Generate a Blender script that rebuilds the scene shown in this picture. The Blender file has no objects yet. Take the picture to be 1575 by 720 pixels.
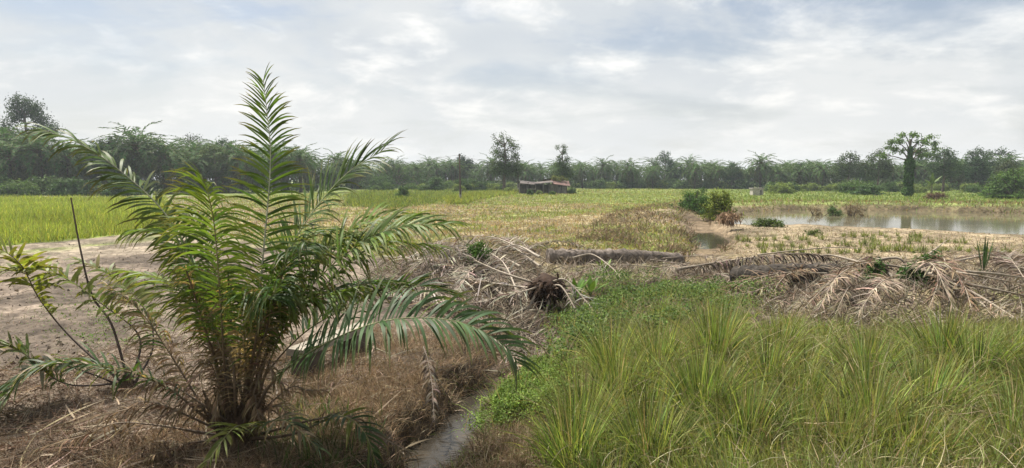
import bpy, math
import numpy as np
from mathutils import Vector, Matrix

# ------------------------------------------------------------------ camera, sky, sun, exposure
SC = bpy.context.scene
COL = SC.collection
CAM_H, FPX, HORIZON = 3.2, 938.0, 275.0
PITCH = math.atan((360.0 - HORIZON) / FPX)
cam_data = bpy.data.cameras.new('camera')
cam = bpy.data.objects.new('camera', cam_data)
COL.objects.link(cam)
cam.location = (0, 0, CAM_H)
cam.rotation_euler = (math.pi / 2 - PITCH, 0, 0)
cam_data.sensor_width = 36.0
cam_data.lens = 36.0 * FPX / 1575.0
cam_data.clip_start, cam_data.clip_end = 0.1, 6000
SC.camera = cam

SUN_EL, SUN_AZ = math.radians(62), math.radians(-48)      # azimuth from straight ahead (+Y), minus = to the left
sdir = Vector((math.sin(SUN_AZ) * math.cos(SUN_EL), math.cos(SUN_AZ) * math.cos(SUN_EL), math.sin(SUN_EL)))
sun_data = bpy.data.lights.new('sun', 'SUN')
sun_data.energy = 5.0
sun_data.angle = math.radians(1.5)
sun_data.color = (1.0, 0.945, 0.86)
sun = bpy.data.objects.new('sun', sun_data)
COL.objects.link(sun)
sun.rotation_euler = (-sdir).to_track_quat('-Z', 'Y').to_euler()
sun.location = (0, 0, 60)

SC.view_settings.view_transform = 'Standard'
SC.view_settings.look = 'None'
SC.view_settings.exposure = 1.12
SC.view_settings.gamma = 1.0
SC.view_settings.use_curve_mapping = False
SC.cycles.use_denoising = True
SC.cycles.max_bounces = 6
SC.cycles.diffuse_bounces = 3
SC.cycles.transmission_bounces = 4
SC.cycles.transparent_max_bounces = 6
SC.cycles.volume_bounces = 0
SC.cycles.sample_clamp_indirect = 4.0

world = bpy.data.worlds.new('World')
SC.world = world
world.use_nodes = True


def N(nt, typ, **kw):
    n = nt.nodes.new(typ)
    for k, v in kw.items():
        setattr(n, k, v)
    return n


def mixc(nt, fac, a, b, mode='MIX'):
    n = N(nt, 'ShaderNodeMix', data_type='RGBA', blend_type=mode)
    n.clamp_factor = True
    n.clamp_result = False
    for sock, v in ((n.inputs[0], fac), (n.inputs[6], a), (n.inputs[7], b)):
        if hasattr(v, 'links'):
            nt.links.new(v, sock)
        elif isinstance(v, (int, float)):
            sock.default_value = v
        else:
            sock.default_value = (*v, 1.0)
    return n.outputs[2]


def math_(nt, op, a, b=0.0, clamp=False):
    n = N(nt, 'ShaderNodeMath', operation=op, use_clamp=clamp)
    for sock, v in ((n.inputs[0], a), (n.inputs[1], b)):
        if hasattr(v, 'links'):
            nt.links.new(v, sock)
        else:
            sock.default_value = v
    return n.outputs[0]


def noise(nt, vec, scale, detail=6, rough=0.55, dist=0.0):
    n = N(nt, 'ShaderNodeTexNoise')
    n.inputs['Scale'].default_value = scale
    n.inputs['Detail'].default_value = detail
    n.inputs['Roughness'].default_value = rough
    n.inputs['Distortion'].default_value = dist
    if vec is not None:
        nt.links.new(vec, n.inputs['Vector'])
    return n.outputs['Fac']


def ramp(nt, fac, lo, hi):
    n = N(nt, 'ShaderNodeMapRange', interpolation_type='SMOOTHSTEP')
    n.inputs['From Min'].default_value, n.inputs['From Max'].default_value = lo, hi
    nt.links.new(fac, n.inputs['Value'])
    return n.outputs['Result']


def make_sky():
    nt = world.node_tree
    nt.nodes.clear()
    out = N(nt, 'ShaderNodeOutputWorld')
    bg = N(nt, 'ShaderNodeBackground')
    sky = N(nt, 'ShaderNodeTexSky', sky_type='NISHITA')
    sky.sun_disc = False
    sky.sun_elevation = SUN_EL
    sky.sun_rotation = SUN_AZ
    sky.air_density, sky.dust_density = 1.2, 3.0
    tc = N(nt, 'ShaderNodeTexCoord')
    sep = N(nt, 'ShaderNodeSeparateXYZ')
    nt.links.new(tc.outputs['Generated'], sep.inputs[0])
    den = math_(nt, 'ADD', math_(nt, 'MAXIMUM', sep.outputs['Z'], 0.0), 0.27)
    comb = N(nt, 'ShaderNodeCombineXYZ')                     # a cloud deck seen in perspective
    nt.links.new(math_(nt, 'DIVIDE', sep.outputs['X'], den), comb.inputs['X'])
    nt.links.new(math_(nt, 'DIVIDE', sep.outputs['Y'], den), comb.inputs['Y'])
    deck = comb.outputs[0]
    big = noise(nt, deck, 1.1, 4, 0.5, 0.2)
    mid = noise(nt, deck, 2.6, 9, 0.60, 0.25)
    gap = noise(nt, deck, 1.0, 8, 0.6, 0.3)
    mapn = N(nt, 'ShaderNodeMapping')
    mapn.inputs['Scale'].default_value = (0.9, 1.5, 1)
    mapn.inputs['Rotation'].default_value = (0, 0, 0.35)
    nt.links.new(deck, mapn.inputs['Vector'])
    streak = noise(nt, mapn.outputs[0], 1.2, 7, 0.6, 0.6)
    # strength-1 units; the sky texture itself goes in at 0.08
    blue = mixc(nt, 1.0, sky.outputs['Color'], (0.062, 0.066, 0.072), 'MULTIPLY')
    shade = mixc(nt, ramp(nt, big, 0.36, 0.64), (0.405, 0.435, 0.465), (0.51, 0.522, 0.525))
    lit = mixc(nt, ramp(nt, mid, 0.47, 0.68), shade, (0.70, 0.69, 0.665))
    # cover: thin in the middle of the view, a smooth grey sheet to the right and left
    cov = math_(nt, 'ADD', math_(nt, 'MULTIPLY', gap, 0.6), math_(nt, 'MULTIPLY', streak, 0.4))
    cl = mixc(nt, math_(nt, 'MULTIPLY', ramp(nt, cov, 0.53, 0.40), 1.0), (1, 1, 1), (0, 0, 0))
    clouds = mixc(nt, math_(nt, 'ADD', math_(nt, 'MULTIPLY', cl, 0.66), 0.34), blue, lit)
    # near the horizon everything melts into pale haze
    low = ramp(nt, sep.outputs['Z'], 0.26, 0.0)
    pale = mixc(nt, math_(nt, 'MULTIPLY', low, 0.75), clouds, (0.53, 0.53, 0.515))
    nt.links.new(pale, bg.inputs['Color'])
    bg.inputs['Strength'].default_value = 0.75
    nt.links.new(bg.outputs[0], out.inputs[0])


make_sky()

# ------------------------------------------------------------------ helpers
rng = np.random.default_rng(7)
cp, sp = math.cos(PITCH), math.sin(PITCH)


def ray(px, py):
    a, b = (np.asarray(px, float) - 787.5) / FPX, (360.0 - np.asarray(py, float)) / FPX
    return np.stack(np.broadcast_arrays(a, cp + b * sp, -sp + b * cp), -1)


def G(px, py, z=0.0):
    """the ground point seen at that pixel of the photograph"""
    r = ray(px, py)
    k = (z - CAM_H) / r[..., 2]
    p = r * np.asarray(k)[..., None]
    p[..., 2] = z
    return p


def W(px, py, y):
    """a point at the distance y ahead of the camera"""
    r = ray(px, py)
    p = r * (np.asarray(y, float) / r[..., 1])[..., None]
    p[..., 2] += CAM_H
    return p


def unit(v):
    v = np.asarray(v, float)
    return v / np.maximum(np.linalg.norm(v, axis=-1, keepdims=True), 1e-9)


def sstep(a, b, x):
    t = np.clip((x - a) / (b - a), 0, 1)
    return t * t * (3 - 2 * t)


_tab = np.random.default_rng(3).random((256, 256))


def vnoise(x, y):
    x, y = np.asarray(x, float), np.asarray(y, float)
    xi, yi = np.floor(x).astype(int), np.floor(y).astype(int)
    fx, fy = x - xi, y - yi
    fx, fy = fx * fx * (3 - 2 * fx), fy * fy * (3 - 2 * fy)
    t = lambda i, j: _tab[i % 256, j % 256]
    return (t(xi, yi) * (1 - fx) + t(xi + 1, yi) * fx) * (1 - fy) + (t(xi, yi + 1) * (1 - fx) + t(xi + 1, yi + 1) * fx) * fy


def fbm(x, y, o=4):
    s, a, k = 0, 0.5, 1
    for i in range(o):
        s = s + a * vnoise(x * k + 17 * i, y * k + 31 * i)
        a, k = a * .5, k * 2.03
    return s / (1 - .5 ** o)


def seg_dist(x, y, pl):
    d = np.full(np.shape(x), 1e9)
    for a, b in zip(pl[:-1], pl[1:]):
        ab = b - a
        t = np.clip(((x - a[0]) * ab[0] + (y - a[1]) * ab[1]) / (ab @ ab), 0, 1)
        d = np.minimum(d, np.hypot(x - a[0] - t * ab[0], y - a[1] - t * ab[1]))
    return d


def inside(x, y, poly):
    c = np.zeros(np.shape(x), bool)
    n = len(poly)
    for i in range(n):
        (x0, y0), (x1, y1) = poly[i], poly[(i + 1) % n]
        if y0 == y1:
            continue
        c ^= ((y0 > y) != (y1 > y)) & (x < (x1 - x0) * (y - y0) / (y1 - y0) + x0)
    return c


def sdist(x, y, poly):
    """signed distance: negative inside"""
    p = np.vstack([poly, poly[:1]])
    d = seg_dist(x, y, p)
    return np.where(inside(x, y, poly), -d, d)


def gpoly(pix, z=0.0):
    return np.array([G(a, b, z)[:2] for a, b in pix])


# ------------------------------------------------------------------ lie of the land
DITCH = gpoly([(520, 900), (655, 720), (700, 655), (742, 600), (800, 545), (860, 505), (940, 470), (1060, 452), (1200, 452), (1420, 448), (1800, 440)], -.3)
CHANNEL = gpoly([(1085, 452), (1080, 400), (1095, 375), (1085, 352), (1062, 338), (1120, 333), (1200, 335)], -.2)
POND = gpoly([(1122, 350), (1112, 338), (1150, 325), (1230, 322), (1400, 323), (1620, 328), (2100, 340), (2300, 385), (1700, 371), (1575, 366), (1450, 360), (1350, 355), (1250, 351), (1190, 351)], -.3)
RICE = gpoly([(-500, 304), (255, 303), (262, 352), (200, 360), (90, 372), (-60, 384), (-500, 420)])
WATER_Z = -0.42


def hfun(x, y):
    x, y = np.asarray(x, float), np.asarray(y, float)
    h = (fbm(x * .45, y * .45, 3) - .5) * .16 + (fbm(x * 2.1 + 9, y * 2.1, 3) - .5) * .10 + (fbm(x * 6.1 + 9, y * 6.1, 3) - .5) * .05 * sstep(24, 12, y)
    h = h + (fbm(x * .03, y * .03 + 5, 2) - .5) * .5 * sstep(40, 120, y)
    # road shoulder rising to the camera, higher to the right
    h = h + 1.3 * sstep(5.0, 1.5, y) + .42 * sstep(12.5, 7.5, y - .12 * x) * sstep(.2, 2.2, x - .05 * y)
    # spoil banks along the channel and behind the pond
    a = G(1000, 335); b = G(1060, 322)
    h = h + .5 * np.exp(-(((x - a[0]) / 5.5) ** 2 + ((y - a[1]) / 3.5) ** 2))
    h = h + .5 * np.exp(-(((x - b[0]) / 4.0) ** 2 + ((y - b[1]) / 5.0) ** 2))
    dp = sdist(x, y, POND)
    far_bank = sstep(40, 60, y) * np.exp(-((dp - 4.5) / 3.2) ** 2) * .45
    h = h + far_bank
    dd = seg_dist(x, y, DITCH) + (fbm(x * 1.7, y * 1.7, 3) - .5) * .55
    h = h - (.30 + .55 * sstep(11.2, 9.6, y)) * sstep(.80, .20, dd)
    dc = seg_dist(x, y, CHANNEL) + (fbm(x * 1.2 + 3, y * 1.2, 3) - .5) * .8
    c = G(1092, 358)
    h = h - (.25 + .75 * np.exp(-((y - c[1]) / 4.0) ** 2)) * sstep(1.5, .6, dc)
    for px, py, rx, ry, hh in ((715, 425, 2.0, 2.6, .72), (1340, 468, 2.2, 1.7, .22), (1520, 460, 2.6, 2.0, .22)):
        c = G(px, py)
        h = h + hh * np.exp(-(((x - c[0]) / rx) ** 2 + ((y - c[1]) / ry) ** 2))
    h = h - 1.3 * sstep(.9, -1.2, dp + (fbm(x * .6, y * .6, 3) - .5) * 2.0)
    return h


def onG(px, py, dz=0.0):
    """ground point with the real terrain height (two refinement steps)"""
    z = 0.0
    for _ in range(4):
        p = G(px, py, z)
        z = float(hfun(p[0], p[1]))
    p = G(px, py, z)
    p[2] = z + dz
    return p


# ------------------------------------------------------------------ mesh builder
class MB:
    def __init__(self):
        self.v, self.f, self.c, self.m, self.s, self.n = [], [], [], [], [], 0

    def add(self, V, F, C, mat=0, smooth=True):
        V = np.asarray(V, float).reshape(-1, 3)
        F = np.asarray(F, int).reshape(-1, 4)
        C = np.asarray(C, float)
        if C.ndim == 1:
            C = np.broadcast_to(C, V.shape)
        self.v.append(V); self.f.append(F + self.n); self.c.append(C.reshape(-1, 3))
        self.m.append(np.full(len(F), mat)); self.s.append(np.full(len(F), smooth))
        self.n += len(V)

    def build(self, name, mats, parent=None, org=None, local=False):
        V = np.vstack(self.v); F = np.vstack(self.f); C = np.vstack(self.c)
        M = np.concatenate(self.m); S = np.concatenate(self.s)
        if org is None:
            org = np.zeros(3)
        if not local:
            V = V - np.asarray(org, float)
        me = bpy.data.meshes.new(name)
        me.vertices.add(len(V)); me.loops.add(len(F) * 4); me.polygons.add(len(F))
        me.vertices.foreach_set('co', V.astype(np.float32).ravel())
        me.loops.foreach_set('vertex_index', F.astype(np.int32).ravel())
        me.polygons.foreach_set('loop_start', np.arange(0, len(F) * 4, 4, dtype=np.int32))
        me.polygons.foreach_set('material_index', M.astype(np.int32))
        me.polygons.foreach_set('use_smooth', S.astype(bool))
        at = me.color_attributes.new('Col', 'FLOAT_COLOR', 'POINT')
        at.data.foreach_set('color', np.hstack([np.clip(C, 0, 1), np.ones((len(C), 1))]).astype(np.float32).ravel())
        for m in (mats if isinstance(mats, (list, tuple)) else [mats]):
            me.materials.append(m)
        me.update(calc_edges=True)
        me.validate()
        o = bpy.data.objects.new(name, me)
        COL.objects.link(o)
        if parent is not None:
            o.parent = parent
        else:
            o.location = org
        return o


def tag(o, label=None, cat=None, group=None, kind=None):
    for k, v in (('label', label), ('category', cat), ('group', group), ('kind', kind)):
        if v:
            o[k] = v
    return o


def empty(name, loc, label, cat, group=None, rz=0.0):
    o = bpy.data.objects.new(name, None)
    COL.objects.link(o)
    o.empty_display_size = .2
    o.location = loc
    o.rotation_euler = (0, 0, rz)
    return tag(o, label, cat, group)


def copy_tree(o, parent=None):
    c = o.copy()
    COL.objects.link(c)
    if parent is not None:
        c.parent = parent
    for ch in [k for k in bpy.data.objects if k.parent == o]:
        copy_tree(ch, c)
    return c


def curve(pts, n):
    """Catmull-Rom through the points, n samples"""
    P = np.asarray(pts, float)
    P = np.vstack([2 * P[0] - P[1], P, 2 * P[-1] - P[-2]])
    L = np.concatenate([[0], np.cumsum(np.linalg.norm(np.diff(P[1:-1], axis=0), axis=1))])
    q = np.linspace(0, L[-1], n)
    i = np.clip(np.searchsorted(L, q, 'right') - 1, 0, len(L) - 2)
    t = ((q - L[i]) / np.maximum(L[i + 1] - L[i], 1e-9))[:, None]
    a, b, c, d = P[i], P[i + 1], P[i + 2], P[i + 3]
    return .5 * (2 * b + (c - a) * t + (2 * a - 5 * b + 4 * c - d) * t ** 2 + (3 * b - a - 3 * c + d) * t ** 3)


def tube(B, pts, rad, col, sides=7, mat=0, squash=None):
    P = np.asarray(pts, float)
    n = len(P)
    R = np.broadcast_to(np.asarray(rad, float), (n,)) if np.ndim(rad) < 2 else rad
    T = unit(np.gradient(P, axis=0))
    ref = np.array([0, 0, 1.0]) if abs(T[:, 2]).mean() < .8 else np.array([0, 1.0, 0])
    S = unit(np.cross(T, ref)); U = np.cross(S, T)
    a = np.linspace(0, 2 * np.pi, sides, endpoint=False)
    V = P[:, None] + (S[:, None] * np.cos(a)[None, :, None] + U[:, None] * np.sin(a)[None, :, None]) * R[:, None, None]
    i, j = np.meshgrid(np.arange(n - 1), np.arange(sides), indexing='ij')
    k = (j + 1) % sides
    F = np.stack([i * sides + j, i * sides + k, (i + 1) * sides + k, (i + 1) * sides + j], -1).reshape(-1, 4)
    C = np.asarray(col, float)
    if C.ndim == 2:
        C = np.repeat(C, sides, 0)
    B.add(V, F, C, mat)
    for e, p in ((0, P[0]), (n - 1, P[-1])):                  # end caps as a quad fan
        ring = V[e]
        base = np.vstack([ring, p[None]])
        q = np.arange(0, sides, 1)
        F2 = np.stack([np.full(sides, sides), q, (q + 1) % sides, np.full(sides, sides)], -1)
        # degenerate corner avoided by pairing ring vertices
        F2 = np.array([[sides, q_, (q_ + 1) % sides, (q_ + 2) % sides] for q_ in range(0, sides - 1, 2)])
        B.add(base, F2, C[:1].repeat(sides + 1, 0) if C.ndim == 2 else C, mat, False)


def box(B, lo, hi, col, mat=0, M=None, wob=0.0):
    lo, hi = np.asarray(lo, float), np.asarray(hi, float)
    V = np.array([[x, y, z] for x in (lo[0], hi[0]) for y in (lo[1], hi[1]) for z in (lo[2], hi[2])])
    if wob:
        V = V + rng.normal(0, wob, V.shape)
    if M is not None:
        V = V @ M[:3, :3].T + M[:3, 3]
    F = [[0, 1, 3, 2], [4, 6, 7, 5], [0, 4, 5, 1], [2, 3, 7, 6], [0, 2, 6, 4], [1, 5, 7, 3]]
    B.add(V, F, col, mat, False)


def ribbons(B, P, D, Lw, Wd, Nn, droop, cols, nseg=4, mat=0, tipcol=None, prof=None, floor=None, curl=None):
    """K leaf blades: start P, direction D, length Lw, width Wd, face normal Nn, downward bend droop"""
    K = len(P)
    Lw = np.broadcast_to(Lw, (K,)); Wd = np.broadcast_to(Wd, (K,)); droop = np.broadcast_to(droop, (K,))
    prof = np.asarray(prof if prof is not None else np.interp(np.linspace(0, 1, nseg + 1), [0, .25, .6, .88, 1], [.45, 1, .85, .4, .04]))
    d = unit(D); p = np.array(P, float)
    V = np.zeros((K, nseg + 1, 2, 3)); C = np.zeros((K, nseg + 1, 2, 3))
    cols = np.broadcast_to(np.asarray(cols, float), (K, 3))
    for s in range(nseg + 1):
        w = unit(np.cross(d, Nn)) * (Wd * prof[s] * .5)[:, None]
        V[:, s, 0], V[:, s, 1] = p - w, p + w
        c = cols
        if tipcol is not None:
            k = (max(0, s / nseg - .55) / .45) ** 1.5
            c = cols * (1 - k) + np.asarray(tipcol) * k
        C[:, s] = c[:, None]
        p = p + d * (Lw / nseg)[:, None]
        dd = np.zeros_like(d); dd[:, 2] = -droop * (1.0 / nseg) * (.6 + .8 * s / nseg)
        if curl is not None:
            dd = dd + curl / nseg
        d = unit(d + dd)
    if floor is not None:
        z0 = hfun(V[..., 0], V[..., 1]) + floor
        V[..., 2] = np.maximum(V[..., 2], z0)
    q = np.arange(K * (nseg + 1)).reshape(K, nseg + 1)[:, :-1].ravel()
    F = np.stack([2 * q, 2 * q + 1, 2 * q + 3, 2 * q + 2], -1)
    B.add(V, F, C, mat)


def frond(B, pts, n=48, L=.6, w=.036, t0=.3, up=None, a0=62, a1=22, lift=.22, droop=.7, r0=.018, r1=.003,
          col=(.06, .10, .025), rcol=(.22, .2, .09), rcol0=(.11, .075, .045), var=.25, jit=.18, miss=0.0, seed=0, nseg=5,
          floor=None, tip=(.17, .145, .06), prof=(.4, .9, 1, .8, .5), R=None, alt=None):
    """one feather leaf: a tapering midrib along pts and two ranks of leaflets"""
    R = np.random.default_rng(seed)
    C = curve(pts, 40)
    T = unit(np.gradient(C, axis=0))
    rad = np.interp(np.linspace(0, 1, 40), [0, .12, max(t0, .13), 1], [r0 * 1.5, r0, r0 * .7, r1])
    mixr = sstep(t0 * .7, t0 + .25, np.linspace(0, 1, 40))[:, None]
    tube(B, C, rad, np.asarray(rcol0) * (1 - mixr) + np.asarray(rcol) * mixr, 6, 1)
    t = np.tile(np.linspace(t0, .995, n), 2) + R.normal(0, .004, 2 * n)
    t = np.clip(t, 0, 1)
    side = np.repeat([-1.0, 1.0], n)
    keep = R.random(2 * n) > miss
    t, side = t[keep], side[keep]
    K = len(t)
    x = np.linspace(0, 1, 40)
    P = np.stack([np.interp(t, x, C[:, i]) for i in range(3)], 1)
    Td = unit(np.stack([np.interp(t, x, T[:, i]) for i in range(3)], 1))
    U = np.asarray(up if up is not None else (0, 0, 1), float)
    S = unit(np.cross(Td, U)); Nn = unit(np.cross(S, Td))
    u = (t - t0) / (1 - t0)
    ang = np.radians(np.interp(u, [0, .5, 1], [a0, (a0 + a1) / 2 + 8, a1])) + R.normal(0, jit * .6, K)
    li = lift + R.normal(0, jit, K)
    D = Td * np.cos(ang)[:, None] + (S * side[:, None] + Nn * li[:, None]) * np.sin(ang)[:, None]
    ll = L * np.interp(u, np.linspace(0, 1, len(prof)), prof) * R.uniform(.72, 1.1, K)
    ww = w * np.interp(u, [0, .15, .8, 1], [.55, 1, .9, .55]) * R.uniform(.8, 1.15, K)
    nn = unit(Nn + S * (R.normal(0, .55, K) - .25 * side)[:, None] + Td * R.normal(0, .2, K)[:, None])
    c = np.asarray(col) * (1 + R.normal(0, var, K)[:, None] * .8) * (1 + R.normal(0, .06, (K, 3)))
    if alt is not None:                                      # some leaflets of another colour (dry, yellowed)
        pick = R.random(K) < alt[1] * np.interp(u, [0, 1], alt[2] if len(alt) > 2 else (1, 1))
        c[pick] = np.asarray(alt[0]) * R.uniform(.7, 1.25, (pick.sum(), 1))
    ribbons(B, P, D, ll, ww, nn, droop * R.uniform(.5, 1.5, K), np.clip(c, .004, 1), nseg, 0, tip, None, floor)


def leaves(B, P, Nn, size, cols, aspect=.5, mat=0, rg=rng):
    """K diamond leaves, slightly folded"""
    K = len(P)
    size = np.broadcast_to(size, (K,))
    Nn = unit(Nn)
    a = unit(np.cross(Nn, rg.normal(size=(K, 3)))); b = np.cross(Nn, a)
    s = size[:, None]
    V = np.stack([P - a * s * .5, P + b * s * aspect * .5 + Nn * s * .1, P + a * s * .5 - Nn * s * .08, P - b * s * aspect * .5 + Nn * s * .1], 1)
    F = np.arange(4 * K).reshape(K, 4)
    B.add(V, F, np.repeat(np.broadcast_to(cols, (K, 3)), 4, 0), mat, False)


# ------------------------------------------------------------------ materials
def mat_leaf(name, trans=.35, rough=.5, spec=.4, tint=(1.25, 1.2, .7)):
    m = bpy.data.materials.new(name)
    m.use_nodes = True
    nt = m.node_tree
    nt.nodes.clear()
    out = N(nt, 'ShaderNodeOutputMaterial')
    at = N(nt, 'ShaderNodeAttribute', attribute_name='Col')
    geo = N(nt, 'ShaderNodeNewGeometry')
    nz = noise(nt, geo.outputs['Position'], 3.0, 3)
    c = mixc(nt, 1.0, at.outputs['Color'], mixc(nt, ramp(nt, nz, .3, .7), (.64, .64, .64), (1.02, 1.02, 1.02)), 'MULTIPLY')
    p = N(nt, 'ShaderNodeBsdfPrincipled')
    nt.links.new(c, p.inputs['Base Color'])
    p.inputs['Roughness'].default_value = rough
    p.inputs['Specular IOR Level'].default_value = spec
    last = p.outputs[0]
    if trans > 0:
        tr = N(nt, 'ShaderNodeBsdfTranslucent')
        nt.links.new(mixc(nt, 1.0, c, tint, 'MULTIPLY'), tr.inputs['Color'])
        mx = N(nt, 'ShaderNodeMixShader')
        mx.inputs[0].default_value = trans
        nt.links.new(p.outputs[0], mx.inputs[1]); nt.links.new(tr.outputs[0], mx.inputs[2])
        last = mx.outputs[0]
    nt.links.new(last, out.inputs[0])
    return m


def mat_solid(name, rough=.8, scale=8.0, amp=.35, bump=.3, spec=.3, stretch=(1, 1, 1)):
    """attribute colour broken up by noise at two sizes, with bump"""
    m = bpy.data.materials.new(name)
    m.use_nodes = True
    nt = m.node_tree
    nt.nodes.clear()
    out = N(nt, 'ShaderNodeOutputMaterial')
    at = N(nt, 'ShaderNodeAttribute', attribute_name='Col')
    tc = N(nt, 'ShaderNodeTexCoord')
    mp = N(nt, 'ShaderNodeMapping')
    mp.inputs['Scale'].default_value = stretch
    nt.links.new(tc.outputs['Object'], mp.inputs[0])
    n1 = noise(nt, mp.outputs[0], scale, 8, .65)
    n2 = noise(nt, mp.outputs[0], scale * .22, 4, .5)
    k = mixc(nt, ramp(nt, n1, .3, .7), (.84 * (1 - amp),) * 3, (.84 * (1 + amp),) * 3)
    k2 = mixc(nt, ramp(nt, n2, .3, .7), (1 - amp * .6,) * 3, (1 + amp * .6,) * 3)
    c = mixc(nt, 1.0, mixc(nt, 1.0, at.outputs['Color'], k, 'MULTIPLY'), k2, 'MULTIPLY')
    p = N(nt, 'ShaderNodeBsdfPrincipled')
    nt.links.new(c, p.inputs['Base Color'])
    p.inputs['Roughness'].default_value = rough
    p.inputs['Specular IOR Level'].default_value = spec
    b = N(nt, 'ShaderNodeBump')
    b.inputs['Strength'].default_value = bump
    b.inputs['Distance'].default_value = .05
    nt.links.new(n1, b.inputs['Height'])
    nt.links.new(b.outputs[0], p.inputs['Normal'])
    nt.links.new(p.outputs[0], out.inputs[0])
    return m


def mat_water(name, col, rough, bscale, bstr):
    m = bpy.data.materials.new(name)
    m.use_nodes = True
    nt = m.node_tree
    p = nt.nodes['Principled BSDF']
    geo = N(nt, 'ShaderNodeNewGeometry')
    n1 = noise(nt, geo.outputs['Position'], bscale, 4, .5)
    n2 = noise(nt, geo.outputs['Position'], .8, 5, .6)
    nt.links.new(mixc(nt, ramp(nt, n2, .4, .65), tuple(c * .7 for c in col), tuple(c * 1.3 for c in col)), p.inputs['Base Color'])
    p.inputs['Roughness'].default_value = rough
    p.inputs['IOR'].default_value = 1.15 if name == 'pond_water' else 1.333
    b = N(nt, 'ShaderNodeBump')
    b.inputs['Strength'].default_value = bstr
    b.inputs['Distance'].default_value = .02
    nt.links.new(n1, b.inputs['Height'])
    nt.links.new(b.outputs[0], p.inputs['Normal'])
    return m


M_FROND = mat_leaf('palm_leaflet', .40, .52, .22, (1.5, 1.35, .55))
M_LEAF = mat_leaf('leaf', .3, .6, .15)
M_FAR = mat_leaf('far_leaf', .24, .7, .07, (1.2, 1.2, .8))
M_GRASS = mat_leaf('grass_blade', .40, .6, .12, (1.3, 1.2, .65))
M_DRY = mat_leaf('dry_leaf', .18, .85, .05, (1.1, 1.0, .85))
M_STEM = mat_solid('stem', .65, 14, .3, .3, .3)
M_BARK = mat_solid('bark', .9, 7, .45, .8, .15)
M_SOIL = mat_solid('soil', .95, 4, .45, 1.0, .1)
M_CONC = mat_solid('concrete', .85, 6, .3, .35, .2)
M_WOOD = mat_solid('weathered_wood', .85, 6, .4, .4, .2, (1, 1, .3))
M_RUST = mat_solid('rusty_sheet', .8, 1.6, .5, .3, .3)
M_WIRE = mat_solid('wire', .6, 3, .1, 0, .3)
M_POND = mat_water('pond_water', (.105, .094, .058), .06, 3, .05)
M_DITCHW = mat_water('ditch_water', (.038, .033, .026), .04, 7, .22)


# ------------------------------------------------------------------ setting: ground and water
def zone_colour(x, y):
    f1, f2, f3 = fbm(x * .8, y * .8, 4), fbm(x * .13 + 5, y * .13, 3), fbm(x * 3 + 2, y * 3 + 8, 3)
    soil = np.array([.135, .108, .084]); straw = np.array([.20, .165, .095]); green = np.array([.12, .145, .04])
    dirt = np.array([.205, .165, .108]); litter = np.array([.10, .076, .053]); farg = np.array([.14, .17, .05])
    mix = lambda a, b, k: a * (1 - k[..., None]) + b * k[..., None]
    c = np.zeros(x.shape + (3,)) + soil
    # field in the middle: straw going green with distance, patchy
    fld = sstep(-1.5, 2.5, ((x + 4.3) * 10 + (y - 23.5) * 13.7) / 17 + 3 * (f1 - .5))
    fcol = mix(straw + 0 * c, green + 0 * c, np.clip(sstep(.42, .62, f1 * .55 + f2 * .45) * .75 + sstep(55, 100, y) * .5, 0, 1))
    c = mix(c, fcol, fld)
    # bare orange earth this side of the pond, right
    right = sstep(8.2, 9.6, x - .03 * y) * sstep(18, 23, y)
    c = mix(c, dirt + 0 * c, right * sstep(62, 52, y))
    c = mix(c, farg + 0 * c, sstep(50, 62, y + 8 * (f2 - .5)) * sstep(8, 12, x) * .9)
    c = mix(c, farg + 0 * c, sstep(95, 130, y))
    # grass strip and track on the left
    dr = sdist(x, y, RICE)
    c = mix(c, np.array([.18, .23, .04]) + 0 * c, sstep(.5, -.5, dr))
    track = sstep(.2, .6, dr) * sstep(9.5, 7, dr) * sstep(-2, -5, x)
    c = mix(c, np.array([.21, .175, .13]) + 0 * c, track * .8)
    c = mix(c, green + 0 * c, track * np.exp(-((dr - 3.2) / .9) ** 2) * .8 * sstep(.3, .5, f1))
    # litter under the palm and along the ditch
    near = sstep(9.8, 7.2, y + .25 * np.abs(x + 2.5) + 2 * (f1 - .5))
    c = mix(c, litter + 0 * c, np.clip(near, 0, 1) * .9)
    dd = seg_dist(x, y, DITCH)
    c = mix(c, litter * .8 + 0 * c, sstep(2.2, .9, dd + (f1 - .5)))
    dc = np.minimum(seg_dist(x, y, CHANNEL), np.maximum(sdist(x, y, POND), 0))
    c = mix(c, np.array([.115, .085, .055]) + 0 * c, sstep(2.4, .6, dc + (f1 - .5)) * .9)
    # foreground bank right
    c = mix(c, np.array([.08, .075, .03]) + 0 * c, sstep(13, 11.5, y - .1 * x) * sstep(.8, 1.6, x - .08 * y))
    f4 = fbm(x * .55 + 40, y * .55, 4)
    return np.clip(c * ((.62 + .76 * f3) * (.72 + .56 * sstep(.35, .62, f4)))[..., None], 0, 1)


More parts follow.
